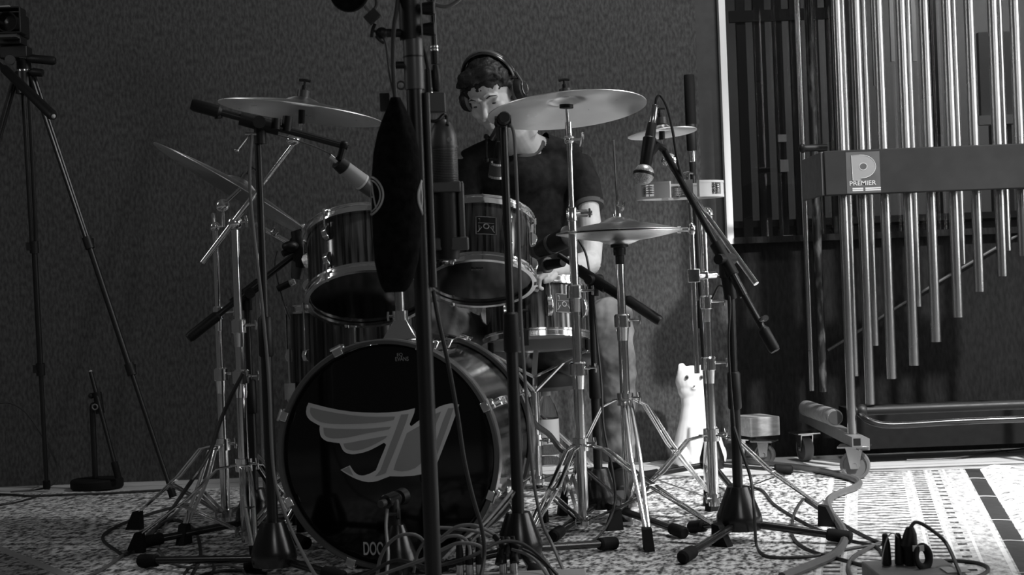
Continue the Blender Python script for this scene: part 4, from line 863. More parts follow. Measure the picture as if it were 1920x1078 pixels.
m_ = MB(); m_.tube([P(36, 107, 5.72), P(54, 109, 5.72)], .004, 10); m_.build('grip_rod', CHROMED, t)
MB().tube([P(50, 109, 5.72), P(60, 110, 5.72), P(100, 114, 5.72), P(104, 114, 5.72)], [.007, .016, .016, .012], 14).build('tilt_grip', PLAST, t)
MB().tube([P(55, 135, 5.72), P(62, 135, 5.72), P(80, 137, 5.72)], [.008, .016, .014], 14).build('small_grip', PLAST, t)
c_ = P(18, 45, 5.72); t = thing('video_camera', 'boxy black camera with square lens hood on tripod at top left', 'camera', P(20, 68, 5.72))
m_ = MB(); m_.box(c_+V((-.02, .05, 0)), (.12, .12, .085)); m_.build('body', PLAST, t, bevel=.006)
m_ = MB(); o_ = c_+V((.005, -.05, 0))
for dx, dz, sx, sz in ((-.058, 0, .006, .092), (.058, 0, .006, .092), (0, .045, .116, .006), (0, -.045, .116, .006)): m_.box(o_+V((dx, 0, dz)), (sx, .07, sz))
m_.build('lens_hood', PLAST, t, bevel=.002)
MB().lathe([(1e-4, 0), (.030, .004), (.034, -.02), (.038, -.02), (.038, .04)], c_+V((.005, -.03, 0)), (0, 1, 0), 32).build('lens', BLACKM, t)
m_ = MB(); m_.box(o_+V((0, -.002, .052)), (.034, .03, .006)); m_.build('badge_strip', LIGHTG, t); MB().box(o_+V((0, 0, -.054)), (.08, .05, .012)).build('hood_lip', GUNM, t)
# short folded stand at back left
c_ = V((P(182, 905, 6.03).x, 6.03, 0)); t = thing('short_microphone_stand', 'short black stand with folded boom on round base against left back wall', 'microphone stand', c_)
MB().lathe([(1e-4, .006), (.098, .006), (.1, .012), (.1, .034), (.094, .040), (1e-4, .042)], c_, (0, 0, 1), 40).build('base', RUB, t)
MB().tube([V((P(178, 880, 6.03).x, 6.03, .04)), P(173, 765, 6.03)], .011, 12).build('upright', BLACK, t)
a, b = P(170, 697, 6.0), P(222, 896, 5.96); m_ = MB(); m_.tube([a, b], .008, 12); m_.build('boom_arm', BLACK, t); MB().tube([b-(b-a)*.15, b], .013, 12).build('counter_grip', RUB, t)
m_ = MB(); m_.tube([P(182, 735, 6.0), P(188, 775, 6.0)], .017, 12); m_.ball(P(176, 762, 6.0), (.016, .014, .016)); m_.ball(P(171, 742, 6.0), .011); m_.build('swivel_block', PLAST, t); MB().ball(a, .007).build('silver_tip', LIGHTG, t)
m_ = MB(); c2 = P(178, 763, 5.98); m_.tube([c2+V((math.cos(k*PI/8)*.010, 0, math.sin(k*PI/8)*.010)) for k in range(16)], .003, 6, closed=True); m_.build('washer', MGREY, t)
# ================================================================== tubular chimes
YF, YK = 5.5, 5.86; t = thing('tubular_chimes', 'tall rack of hanging silver tubular chimes on castors at right', 'tubular chimes', XY(1590, 800, YF))
CH = t; ztop = 1.95
def hang(px, pyend, Y, r, pyref=270):
    q = P(px, pyref, Y); z = P(px+(pyend-pyref)*.0384, pyend, Y).z
    m_ = MB(); m_.lathe([(r-.0016, z), (r, z), (r, z+.02), (r, 1.0), (r, ztop), (r*1.12, ztop), (r*1.12, ztop+.02), (1e-4, ztop+.02)], (q.x, Y, 0), (0, 0, 1), 24)
    m_.lathe([(r-.0016, z), (r-.0016, z+.12), (1e-4, z+.12)], (q.x, Y, 0), (0, 0, 1), 24)
    m_.build('chime_tube', TUBEM, CH)
for px, e in zip((1613, 1655, 1698, 1741, 1784, 1826, 1870, 1911, 1953), (758, 710, 685, 641, 595, 547, 518, 480, 440)): hang(px, e, YF, .0175)
for px, e in zip((1586, 1626, 1709, 1795, 1881), (705, 648, 575, 495, 470)): hang(px, e, YK, .0155)
pf = XY(1586, 500, YF-.02); pr = XY(1517, 600, 6.06); zb = P(1600, 812, YF).z
m_ = MB(); m_.tube([pf+V((0, 0, zb)), pf+V((0, 0, ztop+.08))], .0165, 24); m_.build('front_post', TUBEM, t)
m_ = MB(); m_.tube([pr+V((0, 0, .27)), pr+V((0, 0, ztop+.08))], .0105, 20); m_.build('rear_post', TUBEM, t)
p2 = XY(1538, 600, 5.98); 
worn = noisy(mat('worn_black_paint', 0.02, 0.4), 0.006, 0.10, 50, (1, 1, .3), p0=.5, p1=.72)
MB().tube([p2+V((0, 0, .27)), p2+V((0, 0, ztop+.08))], .0165, 20).build('side_post', worn, t)
xr_ = wx(2010, 300, YF)
m_ = MB(); m_.box(((pf.x+xr_)/2, (YF+YK)/2, ztop+.03), (xr_-pf.x+.1, .5, .05)); m_.build('top_rail', BOARD, t)
m_ = MB(); m_.tube([V((xr_, YF, zb)), V((xr_, YF, ztop+.05))], .0165, 20); m_.build('front_post', TUBEM, t)
# damper board, curved slightly
zt_, zb_ = P(1700, 277, YF-.09).z, P(1700, 361, YF-.09).z; x0 = P(1546, 320, YF-.09).x
m_ = MB(); yb = YF-.09
pl = [V((x0, yb+.03, 0)), V((x0+.004, yb, 0)), V((xr_+.05, yb, 0)), V((xr_+.05, yb+.035, 0))]
m_.box(((x0+xr_+.05)/2, yb+.02, (zt_+zb_)/2), (xr_+.05-x0, .04, zt_-zb_)); db = m_.build('damper_board', BOARD, t, bevel=.004)
m_ = MB(); m_.box((x0-.004, yb+.19, (zt_+zb_)/2), (.012, .36, zt_-zb_-.004)); m_.build('board_end', DGREY, t, bevel=.002)
m_ = MB(); c_ = P(1530, 277, 5.78); m_.tube([c_+V((-.045, 0, 0)), c_+V((.04, 0, 0))], .013, 12); m_.ball(c_+V((-.05, 0, 0)), (.014, .014, .018)); m_.build('clamp_knob', PLAST, t)
# Premier badge
o_ = V((P(1588, 355, yb).x, yb-.0008, P(1588, 355, yb).z)); W_ = P(1650, 320, yb).x-o_.x; H_ = zt_-zb_-.012
o_.z = zb_+.004
MB().box(o_+V((W_/2, .0003, H_/2)), (W_, .0015, H_)).build('badge_plate', DGREY, db)
def bp(u, v): return o_+V((W_*u, -.0012, H_*v))
Pp = [bp(.16, .92)]+[bp(.45+.42*math.cos(a), .64+.28*math.sin(a)) for a in [PI/2-k*PI/16 for k in range(17)]]+[bp(.42, .36), bp(.42, .31), bp(.18, .31)]
m_ = MB(); m_.prism(Pp, (0, -.0008, 0)); m_.build('letter_p', MGREY, db)
m_ = MB(); m_.tube([q+V((0, -.001, 0)) for q in Pp], .0011, 6, closed=True); m_.tube([bp(.5+.115*math.cos(k*PI/12), .64+.085*math.sin(k*PI/12))+V((0, -.001, 0)) for k in range(24)], .0012, 6, closed=True); m_.build('letter_outline', PRINT, db)
MB().tube([bp(.5, .64)+V((0, -.001, 0)), bp(.5, .64)-V((0, .0014, 0))], W_*.095, 20).build('screw', DGREY, db)
text('PREMIER', bp(.07, .19), (1, 0, 0), (0, 0, 1), H_*.155, PRINT, db, squeeze=1.12, bold=.0002)
for u0, u1, v in ((.16, .48, .10), (.54, 1.0, .10), (.16, .48, .055), (.54, 1.0, .055)): MB().box((bp(u0, v)+bp(u1, v))/2+V((0, 0, .002)), (W_*(u1-u0), .001, H_*.035)).build('small_print', PRINT, db)
# lower frame: foot rail, beam, castors, pedal bars, long box
fl = V((pf.x, YF-.02, zb-.01)); rl = V((pr.x, 6.10, zb+.035))
m_ = MB(); m_.bar(fl+V((.02, -.09, -.02)), rl+V((-.02, .03, -.02)), .04, .04); m_.build('foot_rail', MGREY, t)
a, b = P(1566, 783, 5.52), P(1512, 765, 6.0); MB().tube([a, a+(b-a)*.02, b], [.026, .030, .030], 20).build('ribbed_beam', BEAM, t)
MB().tube([a, a-(b-a).normalized()*.004], .024, 18).build('beam_end', DGREY, t)
def caster(c, r, wd, yaw, label=None):
    """c: wheel centre"""
    d = V((math.cos(yaw), math.sin(yaw), 0)); m_ = MB(); m_.lathe([(1e-4, -wd/2*.6), (r*.3, -wd/2), (r*.35, -wd/2*.7), (r*.75, -wd/2*.7), (r*.8, -wd/2), (r*.96, -wd/2), (r, -wd/4), (r, wd/4), (r*.96, wd/2), (r*.8, wd/2), (r*.75, wd/2*.7), (r*.35, wd/2*.7), (r*.3, wd/2), (1e-4, wd/2*.6)], c, d, 40)
    w_ = m_.build('caster_wheel', MGREY, CH if label is None else label)
    m_ = MB(); x, y, z = d, V((-d.y, d.x, 0)), V((0, 0, 1))
    for sg in (-1, 1):
        o = c+d*sg*(wd/2+.004)
        m_.prism([o+y*r*.55+z*r*1.12, o-y*r*.55+z*r*1.12, o-y*.014-z*.012, o+y*.014-z*.012], d*sg*.003)
    m_.box(c+z*(r*1.14), (wd+.014, r*1.1, .005), frm=(d, y, z)); m_.tube([c-d*(wd/2+.012), c+d*(wd/2+.012)], .008, 12)
    m_.build('fork', CHROMED, w_); MB().box(c+z*(r*1.2+.004), (r*1.9, r*2.1, .006), frm=(d, y, z)).build('plate', CHROMED, w_, bevel=.001)
cf = P(1603, 866, 5.44); r_ = 28*5.44/FPX; cf.z = r_; caster(cf, r_, .028, math.radians(72))
cr_ = P(1509, 833, 6.05); cr_.z = .048; caster(cr_, .048, .035, math.radians(12))
m_ = MB(); m_.box((cf.x-.005, cf.y+.0, cf.z+r_*1.2+.025), (.034, .14, .034)); m_.build('square_stub', MGREY, t)
MB().box((cf.x-.005, cf.y-.0705, cf.z+r_*1.2+.025), (.024, .002, .024)).build('stub_opening', RUB, t)
cr2 = V((xr_, YF, .06)); caster(cr2, .055, .028, math.radians(72)); MB().box((xr_, YF, .19), (.05, .7, .05)).build('foot_rail', MGREY, t)
zr1 = P(1750, 765, YF).z; m_ = MB(); m_.tube([V((pf.x, YF, zr1)), V((xr_, YF, zr1))], .0165, 16); m_.ball(V((wx(1615, 768, YF), YF, zr1)), .024); m_.build('lower_crossbar', PLAST, t)
m_ = MB(); m_.tube(smooth([V((wx(1612, 775, YF), YF-.01, zr1-.01)), P(1628, 788, YF-.04), P(1655, 796, YF-.05), P(1700, 796, YF-.05), P(1800, 790, YF-.05), P(1960, 784, YF-.05)], 5), .012, 14); m_.build('pedal_bar', BLACKM, t)
a, b = P(1585, 775, 5.95), P(1990, 840, 5.95)
m_ = MB(); m_.box(((a.x+b.x)/2+.2, 5.98, (a.z+.035)/2+.02), (b.x-a.x+.4, .18, a.z-.035)); t2 = m_.build('long_black_box', mat('scuffed_black_box', .005, .8, 0, .2), base=(a.x, 5.98, 0)); tag(t2, 'long low black box on the floor behind the chimes', 'box')
# ------------------------------------------------------------------ wheeled block
c_ = P(1418, 798, 5.98); t = thing('wheeled_block', 'wooden block on small castor standing between the cat figure and the chimes', 'trolley', (c_.x, c_.y, 0))
MB().box((c_.x, c_.y+.02, c_.z), (.125, .16, .072), rot=math.radians(18)).build('wood_block', WOODB, t, bevel=.003)
cc = P(1434, 846, 5.96); cc.z = .042; caster(cc, .040, .026, math.radians(60), t)
cc = V((c_.x-.045, 6.06, .042)); caster(cc, .040, .026, math.radians(60), t)
# ------------------------------------------------------------------ cat figure
b0 = P(1308, 872, 6.0); b0.z = 0; t = thing('cat_figure', 'bright white smooth cat figure sitting on the floor at the back wall', 'figurine', b0)
s6 = 6.0/FPX; C_ = lambda px, py, dy=0: P(px, py, 6.0)+V((0, dy, 0)); m_ = MB()
m_.ball(C_(1297, 714), (31*s6, .045, 29*s6)); m_.ball(C_(1298, 730), (28*s6, .042, 24*s6))
for px, py, px2, py2 in ((1277, 681, 1282, 710), (1317, 684, 1312, 710)): m_.tube([C_(px, py), C_((px+px2)/2, (py+py2)/2), C_(px2, py2)], [.011, .021, .030], 14, flat=.6, up=(0, 1, 0))
m_.tube([C_(1299, 735), C_(1302, 760), C_(1304, 785), C_(1308, 815), C_(1310, 850), C_(1311, 868)], [.048, .050, .062, .086, .104, .100], 24, flat=.75, up=(0, 1, 0))
m_.ball(C_(1276, 852, -.04), (.030, .06, .045)); m_.ball(C_(1345, 850, -.04), (.030, .06, .045)); m_.ball(C_(1296, 862, -.07), (.02, .03, .018)); m_.ball(C_(1322, 862, -.07), (.02, .03, .018))
m_.tube([C_(1298, 800, -.045), C_(1296, 835, -.075), C_(1296, 862, -.075)], [.022, .020, .018], 12); m_.tube([C_(1318, 800, -.045), C_(1322, 835, -.075), C_(1322, 862, -.075)], [.022, .020, .018], 12)
m_.ball(C_(1299, 726, -.04), (.013, .012, .010))
voxel(m_, 'body', WHITE, t, .004, 8)
for px in (1286, 1313): 
    c_ = C_(px, 706, -.0405); MB().ball(c_, (.0070, .010, .0080), 14, 8).build('eye', MGREY, t); MB().ball(c_-V((0, .008, 0)), (.0028, .003, .005), 10, 6).build('pupil', PLAST, t)
MB().ball(C_(1299, 722, -.053), (.004, .003, .003), 10, 6).build('nose', MGREY, t)
# ------------------------------------------------------------------ bottle
bb = F(1029, 889); bb.y = 5.7; bb = V((P(1029, 889, 5.7).x, 5.7, 0.007)); kb = 5.7/FPX; hb = P(1026, 735, 5.7).z-bb.z
t = thing('water_bottle', 'clear plastic water bottle with pale cap on the floor under the snare', 'bottle', bb); R_ = 22.5*kb
pr_ = [(1e-4, .004), (R_*.8, .0), (R_, .014), (R_, .05), (R_*.95, .056), (R_, .062), (R_, .09), (R_*.95, .096), (R_, .102), (R_, .13), (R_*.95, .136), (R_, .142), (R_, hb*.70), (R_*.93, hb*.76), (R_*.7, hb*.86), (R_*.38, hb*.94), (R_*.32, hb*.96), (R_*.32, hb)]
MB().lathe(pr_, bb, (0, 0, 1), 40).build('bottle_body', PET, t)
MB().lathe([(R_*1.012, hb*.42), (R_*1.012, hb*.70)], bb, (0, 0, 1), 40).build('paper_label', LIGHTG, t)
MB().lathe([(1e-4, hb+.012), (R_*.36, hb+.012), (R_*.40, hb+.008), (R_*.40, hb-.012), (R_*.36, hb-.012)], bb, (0, 0, 1), 28).build('cap', CREAM, t)
# ================================================================== the drummer
def J(px, py, Y): return P(px, py, Y)
base = J(1005, 690, 5.7); base.z = 0
man = thing('person', 'seated drummer in dark T-shirt, jeans and headphones, head bowed behind the drums', 'person', base)
hc = J(922, 174, 5.42)
Fd = V((-.30, -.82, -.48)).normalized(); Rr = V((.95, -.12, .26)); Rr = (Rr-Fd*Rr.dot(Fd)).normalized(); Ud = Rr.cross(Fd).normalized()
if Ud.z < 0: Ud = -Ud
hf = (Rr, Fd, Ud)
HS = 1.09
def H(a, b, c): return hc+(Rr*a+Fd*b+Ud*c)*HS
body = MB()
def hb_(a, b, c, r): body.ball(H(a, b, c), tuple(q*HS for q in r), 28, 18, frm=hf)
hb_(0, -.012, .030, (.075, .095, .086)); hb_(0, .030, -.022, (.063, .060, .080)); hb_(0, .036, -.075, (.046, .045, .042)); hb_(0, .062, -.100, (.024, .022, .018))
for s_ in (-1, 1):
    hb_(s_*.036, .062, -.032, (.024, .020, .024)); hb_(s_*.052, .015, -.062, (.016, .035, .030)); hb_(s_*.076, -.004, -.012, (.008, .018, .030))
    body.tube([H(s_*.008, .088, .014), H(s_*.028, .086, .020), H(s_*.048, .070, .012)], [.009, .010, .008], 12)
    hb_(s_*.031, .072, -.004, (.0155, .011, .0095)); hb_(s_*.010, .104, -.046, (.008, .008, .007))
    body.tube([H(s_*.048, -.02, -.07), J(960 if s_ < 0 else 990, 250, 5.52)], [.035, .042], 14)
body.tube([H(0, .086, .012), H(0, .098, -.015), H(0, .112, -.042)], [.009, .010, .0125], 14)
body.tube([H(-.022, .080, -.071), H(0, .090, -.069), H(.022, .080, -.071)], [.004, .0075, .004], 12); body.tube([H(-.018, .080, -.081), H(0, .088, -.082), H(.018, .080, -.081)], [.004, .0075, .004], 12)
body.tube([H(0, -.03, -.06), J(965, 245, 5.50), J(980, 272, 5.57), J(988, 300, 5.615), J(990, 350, 5.64)], [.054, .055, .070, .082, .09], 24)
ls, rs = J(1078, 303, 5.60), J(882, 312, 5.60)
body.tube([J(985, 268, 5.58), J(1040, 283, 5.60), ls], [.045, .035, .026], 18); body.tube([J(975, 270, 5.58), J(925, 288, 5.60), rs], [.045, .035, .026], 18)
# arms
le, lw = J(1107, 492, 5.44), J(1034, 508, 5.16)
body.tube([ls, J(1104, 388, 5.53), J(1109, 450, 5.48), le], [.022, .037, .041, .038], 18); body.tube([le, J(1080, 500, 5.35), J(1055, 505, 5.25), lw], [.042, .043, .034, .025], 18)
re_, rw = J(842, 470, 5.45), J(880, 515, 5.08)
body.tube([rs, J(865, 390, 5.55), re_], [.028, .038, .038], 18); body.tube([re_, J(855, 492, 5.30), rw], [.042, .040, .025], 18)
def hand(w_, fwd, up, side):
    """palm, four bent fingers, thumb closed round a drum stick"""
    fwd = V(fwd).normalized(); up = V(up); up = (up-fwd*up.dot(fwd)).normalized(); sd = fwd.cross(up)*side
    pc = w_+fwd*.050; body.ball(pc, (.040, .048, .017), 20, 12, frm=(sd, fwd, up)); body.tube([w_-fwd*.01, w_+fwd*.03], [.026, .027], 14, flat=.75)
    for k, (o, L_) in enumerate(((.030, .072), (.010, .080), (-.010, .075), (-.029, .060))):
        a = pc+fwd*.036+sd*o; b = a+fwd*L_*.42-up*.012; c = b+fwd*L_*.10-up*L_*.36; d = c-fwd*L_*.28-up*L_*.10
        body.tube([a-fwd*.012, a, b, c, d], [.010, .0098, .0092, .0085, .0072], 10)
    a = w_+fwd*.025+sd*.030; body.tube([a-sd*.012, a+sd*.012+fwd*.018-up*.008, a+fwd*.045+sd*.010-up*.020, a+fwd*.066-sd*.004-up*.024], [.014, .0118, .0105, .008], 10)
    return pc+fwd*.03-up*.022, sd
lh, ld = hand(lw, (-.55, -.75, -.12), (0, 0, 1), -1)
rh, rd_ = hand(rw, (.35, -.85, -.10), (0, 0, 1), 1)
voxel(body, 'body', SKIN, man, .0032, 3)
# eyes (lids lowered)
for s_ in (-1, 1):
    MB().ball(H(s_*.031, .079, -.007), (.0095, .006, .0045), 16, 10, frm=hf).build('eye', EYEM, man)
    MB().tube([H(s_*.018, .0945, .016), H(s_*.032, .0935, .022), H(s_*.048, .079, .015)], [.0015, .0026, .0012], 8).build('eyebrow', HAIR, man)
# hair
hr = MB()
hr.ball(H(0, -.022, .044), (.088, .112, .088), 30, 20, frm=hf); hr.ball(H(0, -.055, -.005), (.084, .070, .085), 24, 16, frm=hf)
hr.ball(H(-.030, .052, .083), (.045, .040, .026), 20, 12, frm=hf); hr.ball(H(.020, .055, .088), (.042, .036, .022), 20, 12, frm=hf); hr.ball(H(-.064, .020, .058), (.020, .036, .034), 20, 12, frm=hf); hr.ball(H(.064, .018, .050), (.018, .030, .036), 20, 12, frm=hf)
for i in range(34):
    a = -.070+.14*i/33; l_ = .02+.012*math.sin(i*2.3); hr.tube([H(a*.9, .045, .100-abs(a)*.4), H(a*1.02-.006, .082-abs(a)*.35, .086-abs(a)*.35), H(a*1.05-.012, .098-abs(a)*.55, .080-l_*.5+a*.12)], [.015, .012, .003], 6)
for s_ in (-1, 1): hr.tube([H(s_*.077, .015, .03), H(s_*.077, .016, -.008), H(s_*.073, .018, -.03)], [.012, .009, .004], 8)
hr.tube([H(0, -.06, -.05), H(0, -.055, -.085)], [.05, .03], 16)
def tuft(co, nrm):
    p = V(co); k = noise.noise(V((p.x*28, p.y*50, p.z*60)))*.0045+noise.noise(p*150)*.0012; return co+nrm*k
voxel(hr, 'hair', HAIR, man, .0035, 2, tuft)
# T-shirt
sh = MB()
sh.tube([J(984, 290, 5.60), J(986, 330, 5.62), J(990, 420, 5.66), J(998, 560, 5.70), J(1003, 655, 5.70)], [.105, .150, .150, .145, .155], 32, flat=.82, up=(0, 1, 0))
sh.tube([J(1012, 268, 5.58), J(1050, 287, 5.60), ls], [.045, .055, .060], 20); sh.tube([J(945, 270, 5.58), J(915, 290, 5.60), rs], [.045, .055, .060], 20)
sh.tube([ls, J(1096, 345, 5.58), J(1104, 387, 5.54)], [.058, .056, .052], 22); sh.tube([rs, J(872, 350, 5.58), J(862, 392, 5.55)], [.062, .060, .058], 22)
sh.ball(J(1035, 325, 5.60), (.080, .085, .09)); sh.ball(J(935, 327, 5.60), (.080, .085, .09)); sh.ball(J(985, 330, 5.57), (.11, .10, .09))
def folds(co, nrm):
    p = V(co); return co+nrm*(noise.noise(V((p.x*14, p.y*14, p.z*5)))*.008+noise.noise(V((p.x*30, p.y*30, p.z*14)))*.003)
o_ = voxel(sh, 'tshirt', SHIRT, man, .006, 6, folds)
# open the neckline: cut the shirt with a slanted round opening
nk = J(981, 242, 5.515); nax = V((.05, -.35, .93)).normalized()
bm = bmesh.new(); bm.from_mesh(o_.data)
bmesh.ops.delete(bm, geom=[v_ for v_ in bm.verts if (v_.co+ORG[man]-nk).length < .096], context='VERTS')
nr = frame(nax, (0, 1, 0)); rim = []
for v_ in bm.verts:
    if v_.is_boundary:
        q = v_.co+ORG[man]-nk; rim.append((math.atan2(q.dot(nr[1]), q.dot(nr[0])), v_.co+ORG[man]))
bm.to_mesh(o_.data); bm.free()
ring = []
for k in range(44):
    a = -PI+2*PI*k/44; near = [p for t_, p in rim if abs((t_-a+PI) % (2*PI)-PI) < .16]
    if near: ring.append(sum(near, V())/len(near))
ring = [(ring[i-2]+ring[i-1]+ring[i]+ring[(i+1) % len(ring)]+ring[(i+2) % len(ring)])/5 for i in range(len(ring))]
MB().tube(ring, .0075, 8, closed=True).build('collar', TRIMC, man)
d = (J(1104, 387, 5.54)-J(1098, 345, 5.58)).normalized(); c_ = J(1105, 386, 5.54); MB().tube([c_-d*.010, c_+d*.006], [.0525, .0515], 28).build('sleeve_trim', TRIMC, man)
c_ = J(862, 392, 5.55); MB().tube([c_-V((0, 0, .008)), c_+V((0, 0, .010))], [.060, .062], 28).build('sleeve_trim', TRIMC, man)
# jeans
je = MB(); kl, kr = J(1146, 596, 5.26), J(826, 605, 5.22)
je.tube([J(1003, 640, 5.72), J(1003, 690, 5.72)], [.165, .16], 24, flat=.85, up=(0, 1, 0))
je.tube([J(1045, 670, 5.66), J(1095, 630, 5.46), kl], [.105, .090, .072], 22); je.tube([J(955, 670, 5.66), J(890, 640, 5.44), kr], [.105, .090, .070], 22)
je.ball(kl, (.072, .07, .072)); je.ball(kr, (.07, .07, .07))
je.tube([kl, J(1153, 680, 5.22), J(1158, 780, 5.24), J(1160, 862, 5.25)], [.070, .070, .058, .055], 22); je.tube([kr, J(838, 700, 5.16), J(856, 860, 5.10)], [.068, .064, .052], 22)
def folds2(co, nrm):
    p = V(co); return co+nrm*(noise.noise(V((p.x*20, p.y*20, p.z*26)))*.007+noise.noise(p*60)*.002)
voxel(je, 'jeans', JEANS, man, .006, 5, folds2)
for k_, nm in ((J(1160, 868, 5.25), 0), (J(856, 868, 5.10), 1)):
    m_ = MB(); c_ = V((k_.x, k_.y, .05)); m_.tube([c_+V((0, .06, .01)), c_+V((0, 0, .02)), c_+V((0, -.08, .0)), c_+V((0, -.155, -.012))], [.036, .043, .036, .022], 16, flat=.85); m_.tube([c_+V((0, .01, .03)), c_+V((0, .01, .08))], [.038, .034], 16)
    voxel(m_, 'shoe', PLAST, man, .006, 4)
# headphones
t = thing('headphones', 'black over-ear headphones worn on the drummer\'s head', 'headphones', H(0, 0, .14))
arc = [H(.088*math.cos(a), -.014, .035+.093*math.sin(a)) for a in [PI*k/24 for k in range(25)]]
MB().tube([q+Ud*.004 for q in arc], .017, 12, flat=.35, up=Rr).build('headband', mat('padded_black_vinyl', .02, .28), t)
m_ = MB(); m_.tube([q+Ud*.010 for q in arc[5:20]], .009, 10, flat=.4, up=Rr); m_.build('band_padding', GUNM, t)
for s_ in (-1, 1):
    c_ = H(s_*.088, -.006, -.010); ax_ = Rr*s_
    e_ = MB().lathe([(1e-4, .024), (.020, .024), (.034, .018), (.040, .004), (.040, -.002), (1e-4, -.002)], c_, ax_, 32).build('ear_cup', PLAST, t)
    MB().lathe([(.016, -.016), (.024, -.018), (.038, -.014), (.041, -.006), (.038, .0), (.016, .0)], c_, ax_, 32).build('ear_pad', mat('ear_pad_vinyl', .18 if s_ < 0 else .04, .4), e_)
    m_ = MB(); m_.tube([c_+ax_*.025+(Fd*math.cos(k*PI/10)+Ud*math.sin(k*PI/10))*.024 for k in range(20)], .002, 6, closed=True); m_.build('cup_ring', CHROMED, e_)
    m_ = MB(); m_.tube([H(s_*.094, -.014, .045), H(s_*.104, -.010, .015), c_+ax_*.018], [.006, .006, .006], 8); m_.build('yoke', DGREY, t)
# sticks
for h_, d, lb in ((lh, V((-.55, -.70, -.02)), 'left'), (rh, V((.75, -.45, .10)), 'right')):
    d = d.normalized(); a, b = h_-d*.12, h_+d*.24
    tag(MB().tube([a, a+d*.004, h_+d*.10, b-d*.02, b-d*.015, b-d*.006, b], [.005, .0072, .007, .0035, .0048, .0048, .002], 12).build('drumstick', WOODB, base=a), 'wooden drumstick gripped in the drummer\'s hand at the image %s' % ('right, over the snare' if lb == 'left' else 'left, behind the right rack tom'), 'drumstick')
# throne
c_ = J(1003, 690, 5.72); t = thing('drum_throne', 'round black drum stool under the seated drummer', 'stool', (c_.x, 5.72, 0)); sz = J(1003, 690, 5.72).z
MB().lathe([(1e-4, -.075), (.15, -.075), (.172, -.06), (.178, -.03), (.172, -.008), (.15, 0), (1e-4, .002)], (c_.x, 5.68, sz), (0, 0, 1), 48).build('seat', PLAST, t)
MB().tube([(c_.x, 5.68, sz-.07), (c_.x, 5.68, .08)], .014, 14).build('post', CHROMED, t)
for a in (30, 150, 270):
    d = V((math.cos(math.radians(a)), math.sin(math.radians(a)), 0)); m_ = MB(); m_.tube([V((c_.x, 5.68, .26)), V((c_.x, 5.68, .02))+d*.26], .009, 10); m_.build('leg', CHROMED, t)
# ================================================================== boxes and plugs
def zed(px, py, z):    # point at pixel on the level z
    return F(px, py, z)
a, b = zed(782, 1078, .055), zed(1100, 1074, .055); t = thing('stage_box', 'pale flat stage box cut by the bottom edge, cables plugged in its top', 'stage box', ((a.x+b.x)/2, a.y-.12, 0))
MB().box(((a.x+b.x)/2, a.y-.11, .031), (b.x-a.x, .22, .05)).build('case', LIGHTG, t, bevel=.004)
for i, (px, lb) in enumerate(((863, 'leftmost'), (881, 'second from left'), (900, 'third from left'), (944, 'fourth from left'), (964, 'rightmost'))):
    c_ = P(px, 1078, a.y-.03); c_.z = .056
    tt = thing('cable_plug', 'black cable plug with silver sleeve in the stage box, %s of the five' % lb, 'plug', c_, 'plugs standing in the stage box')
    MB().tube([c_, c_+V((0, 0, .024))], .0095, 14).build('silver_sleeve', CHROMED, tt); MB().tube([c_+V((0, 0, .023)), c_+V((0, 0, .055)), c_+V((0, 0, .085))], [.0095, .009, .005], 14).build('plug_body', PLAST, tt)
# junction box at lower right
a, b = zed(1616, 1052, .075), zed(1768, 1046, .075); yc = (a.y+b.y)/2-.09; xc_ = (a.x+b.x)/2
t = thing('power_box', 'grey metal power box at bottom right with plugs pushed in its top', 'power box', (xc_, yc, 0))
MB().box((xc_, yc, .0375), (b.x-a.x, .19, .073)).build('case', MGREY, t, bevel=.003); MB().box((xc_+.075, yc-.06, .076), (.05, .06, .002)).build('paper_label', LIGHTG, t)
for px, lb in ((1663, 'left'), (1687, 'right')):
    c_ = P(px, 1060, yc+.03); c_.z = .076; tt = MB().tube([c_, c_+V((0, 0, .004)), c_+V((0, 0, .045)), c_+V((-.002, 0, .066)), c_+V((-.002, 0, .068))], [.010, .0105, .009, .006, .004], 14).build('cable_plug', PLAST, base=c_)
    tag(tt, 'tapered black plug standing in the power box, %s of the pair' % lb, 'plug')
c_ = P(1712, 1050, yc+.02); c_.z = .076; tt = thing('mains_plug', 'chunky black mains plug with ring pull in the power box', 'plug', c_)
m_ = MB(); m_.tube([c_+V((-.005, 0, 0)), c_+V((-.005, 0, .035)), c_+V((-.008, 0, .042)), c_+V((-.004, 0, .068)), c_+V((-.004, 0, .082))], [.014, .016, .019, .014, .008], 14); m_.build('plug_body', PLAST, tt)
o_ = c_+V((.012, -.035, .022)); m_ = MB(); xx, yy, _ = frame((.5, -.8, .15)); m_.tube([o_+xx*.019*math.cos(k*PI/12)+yy*.022*math.sin(k*PI/12) for k in range(24)], .0055, 10, closed=True, flat=1.7); m_.build('ring_pull', RUB, tt)
m_ = MB(); m_.box(o_+V((-.010, -.006, .020)), (.024, .004, .012)); m_.build('paper_tag', CREAM, tt)
pw = c_+V((-.004, 0, .08))
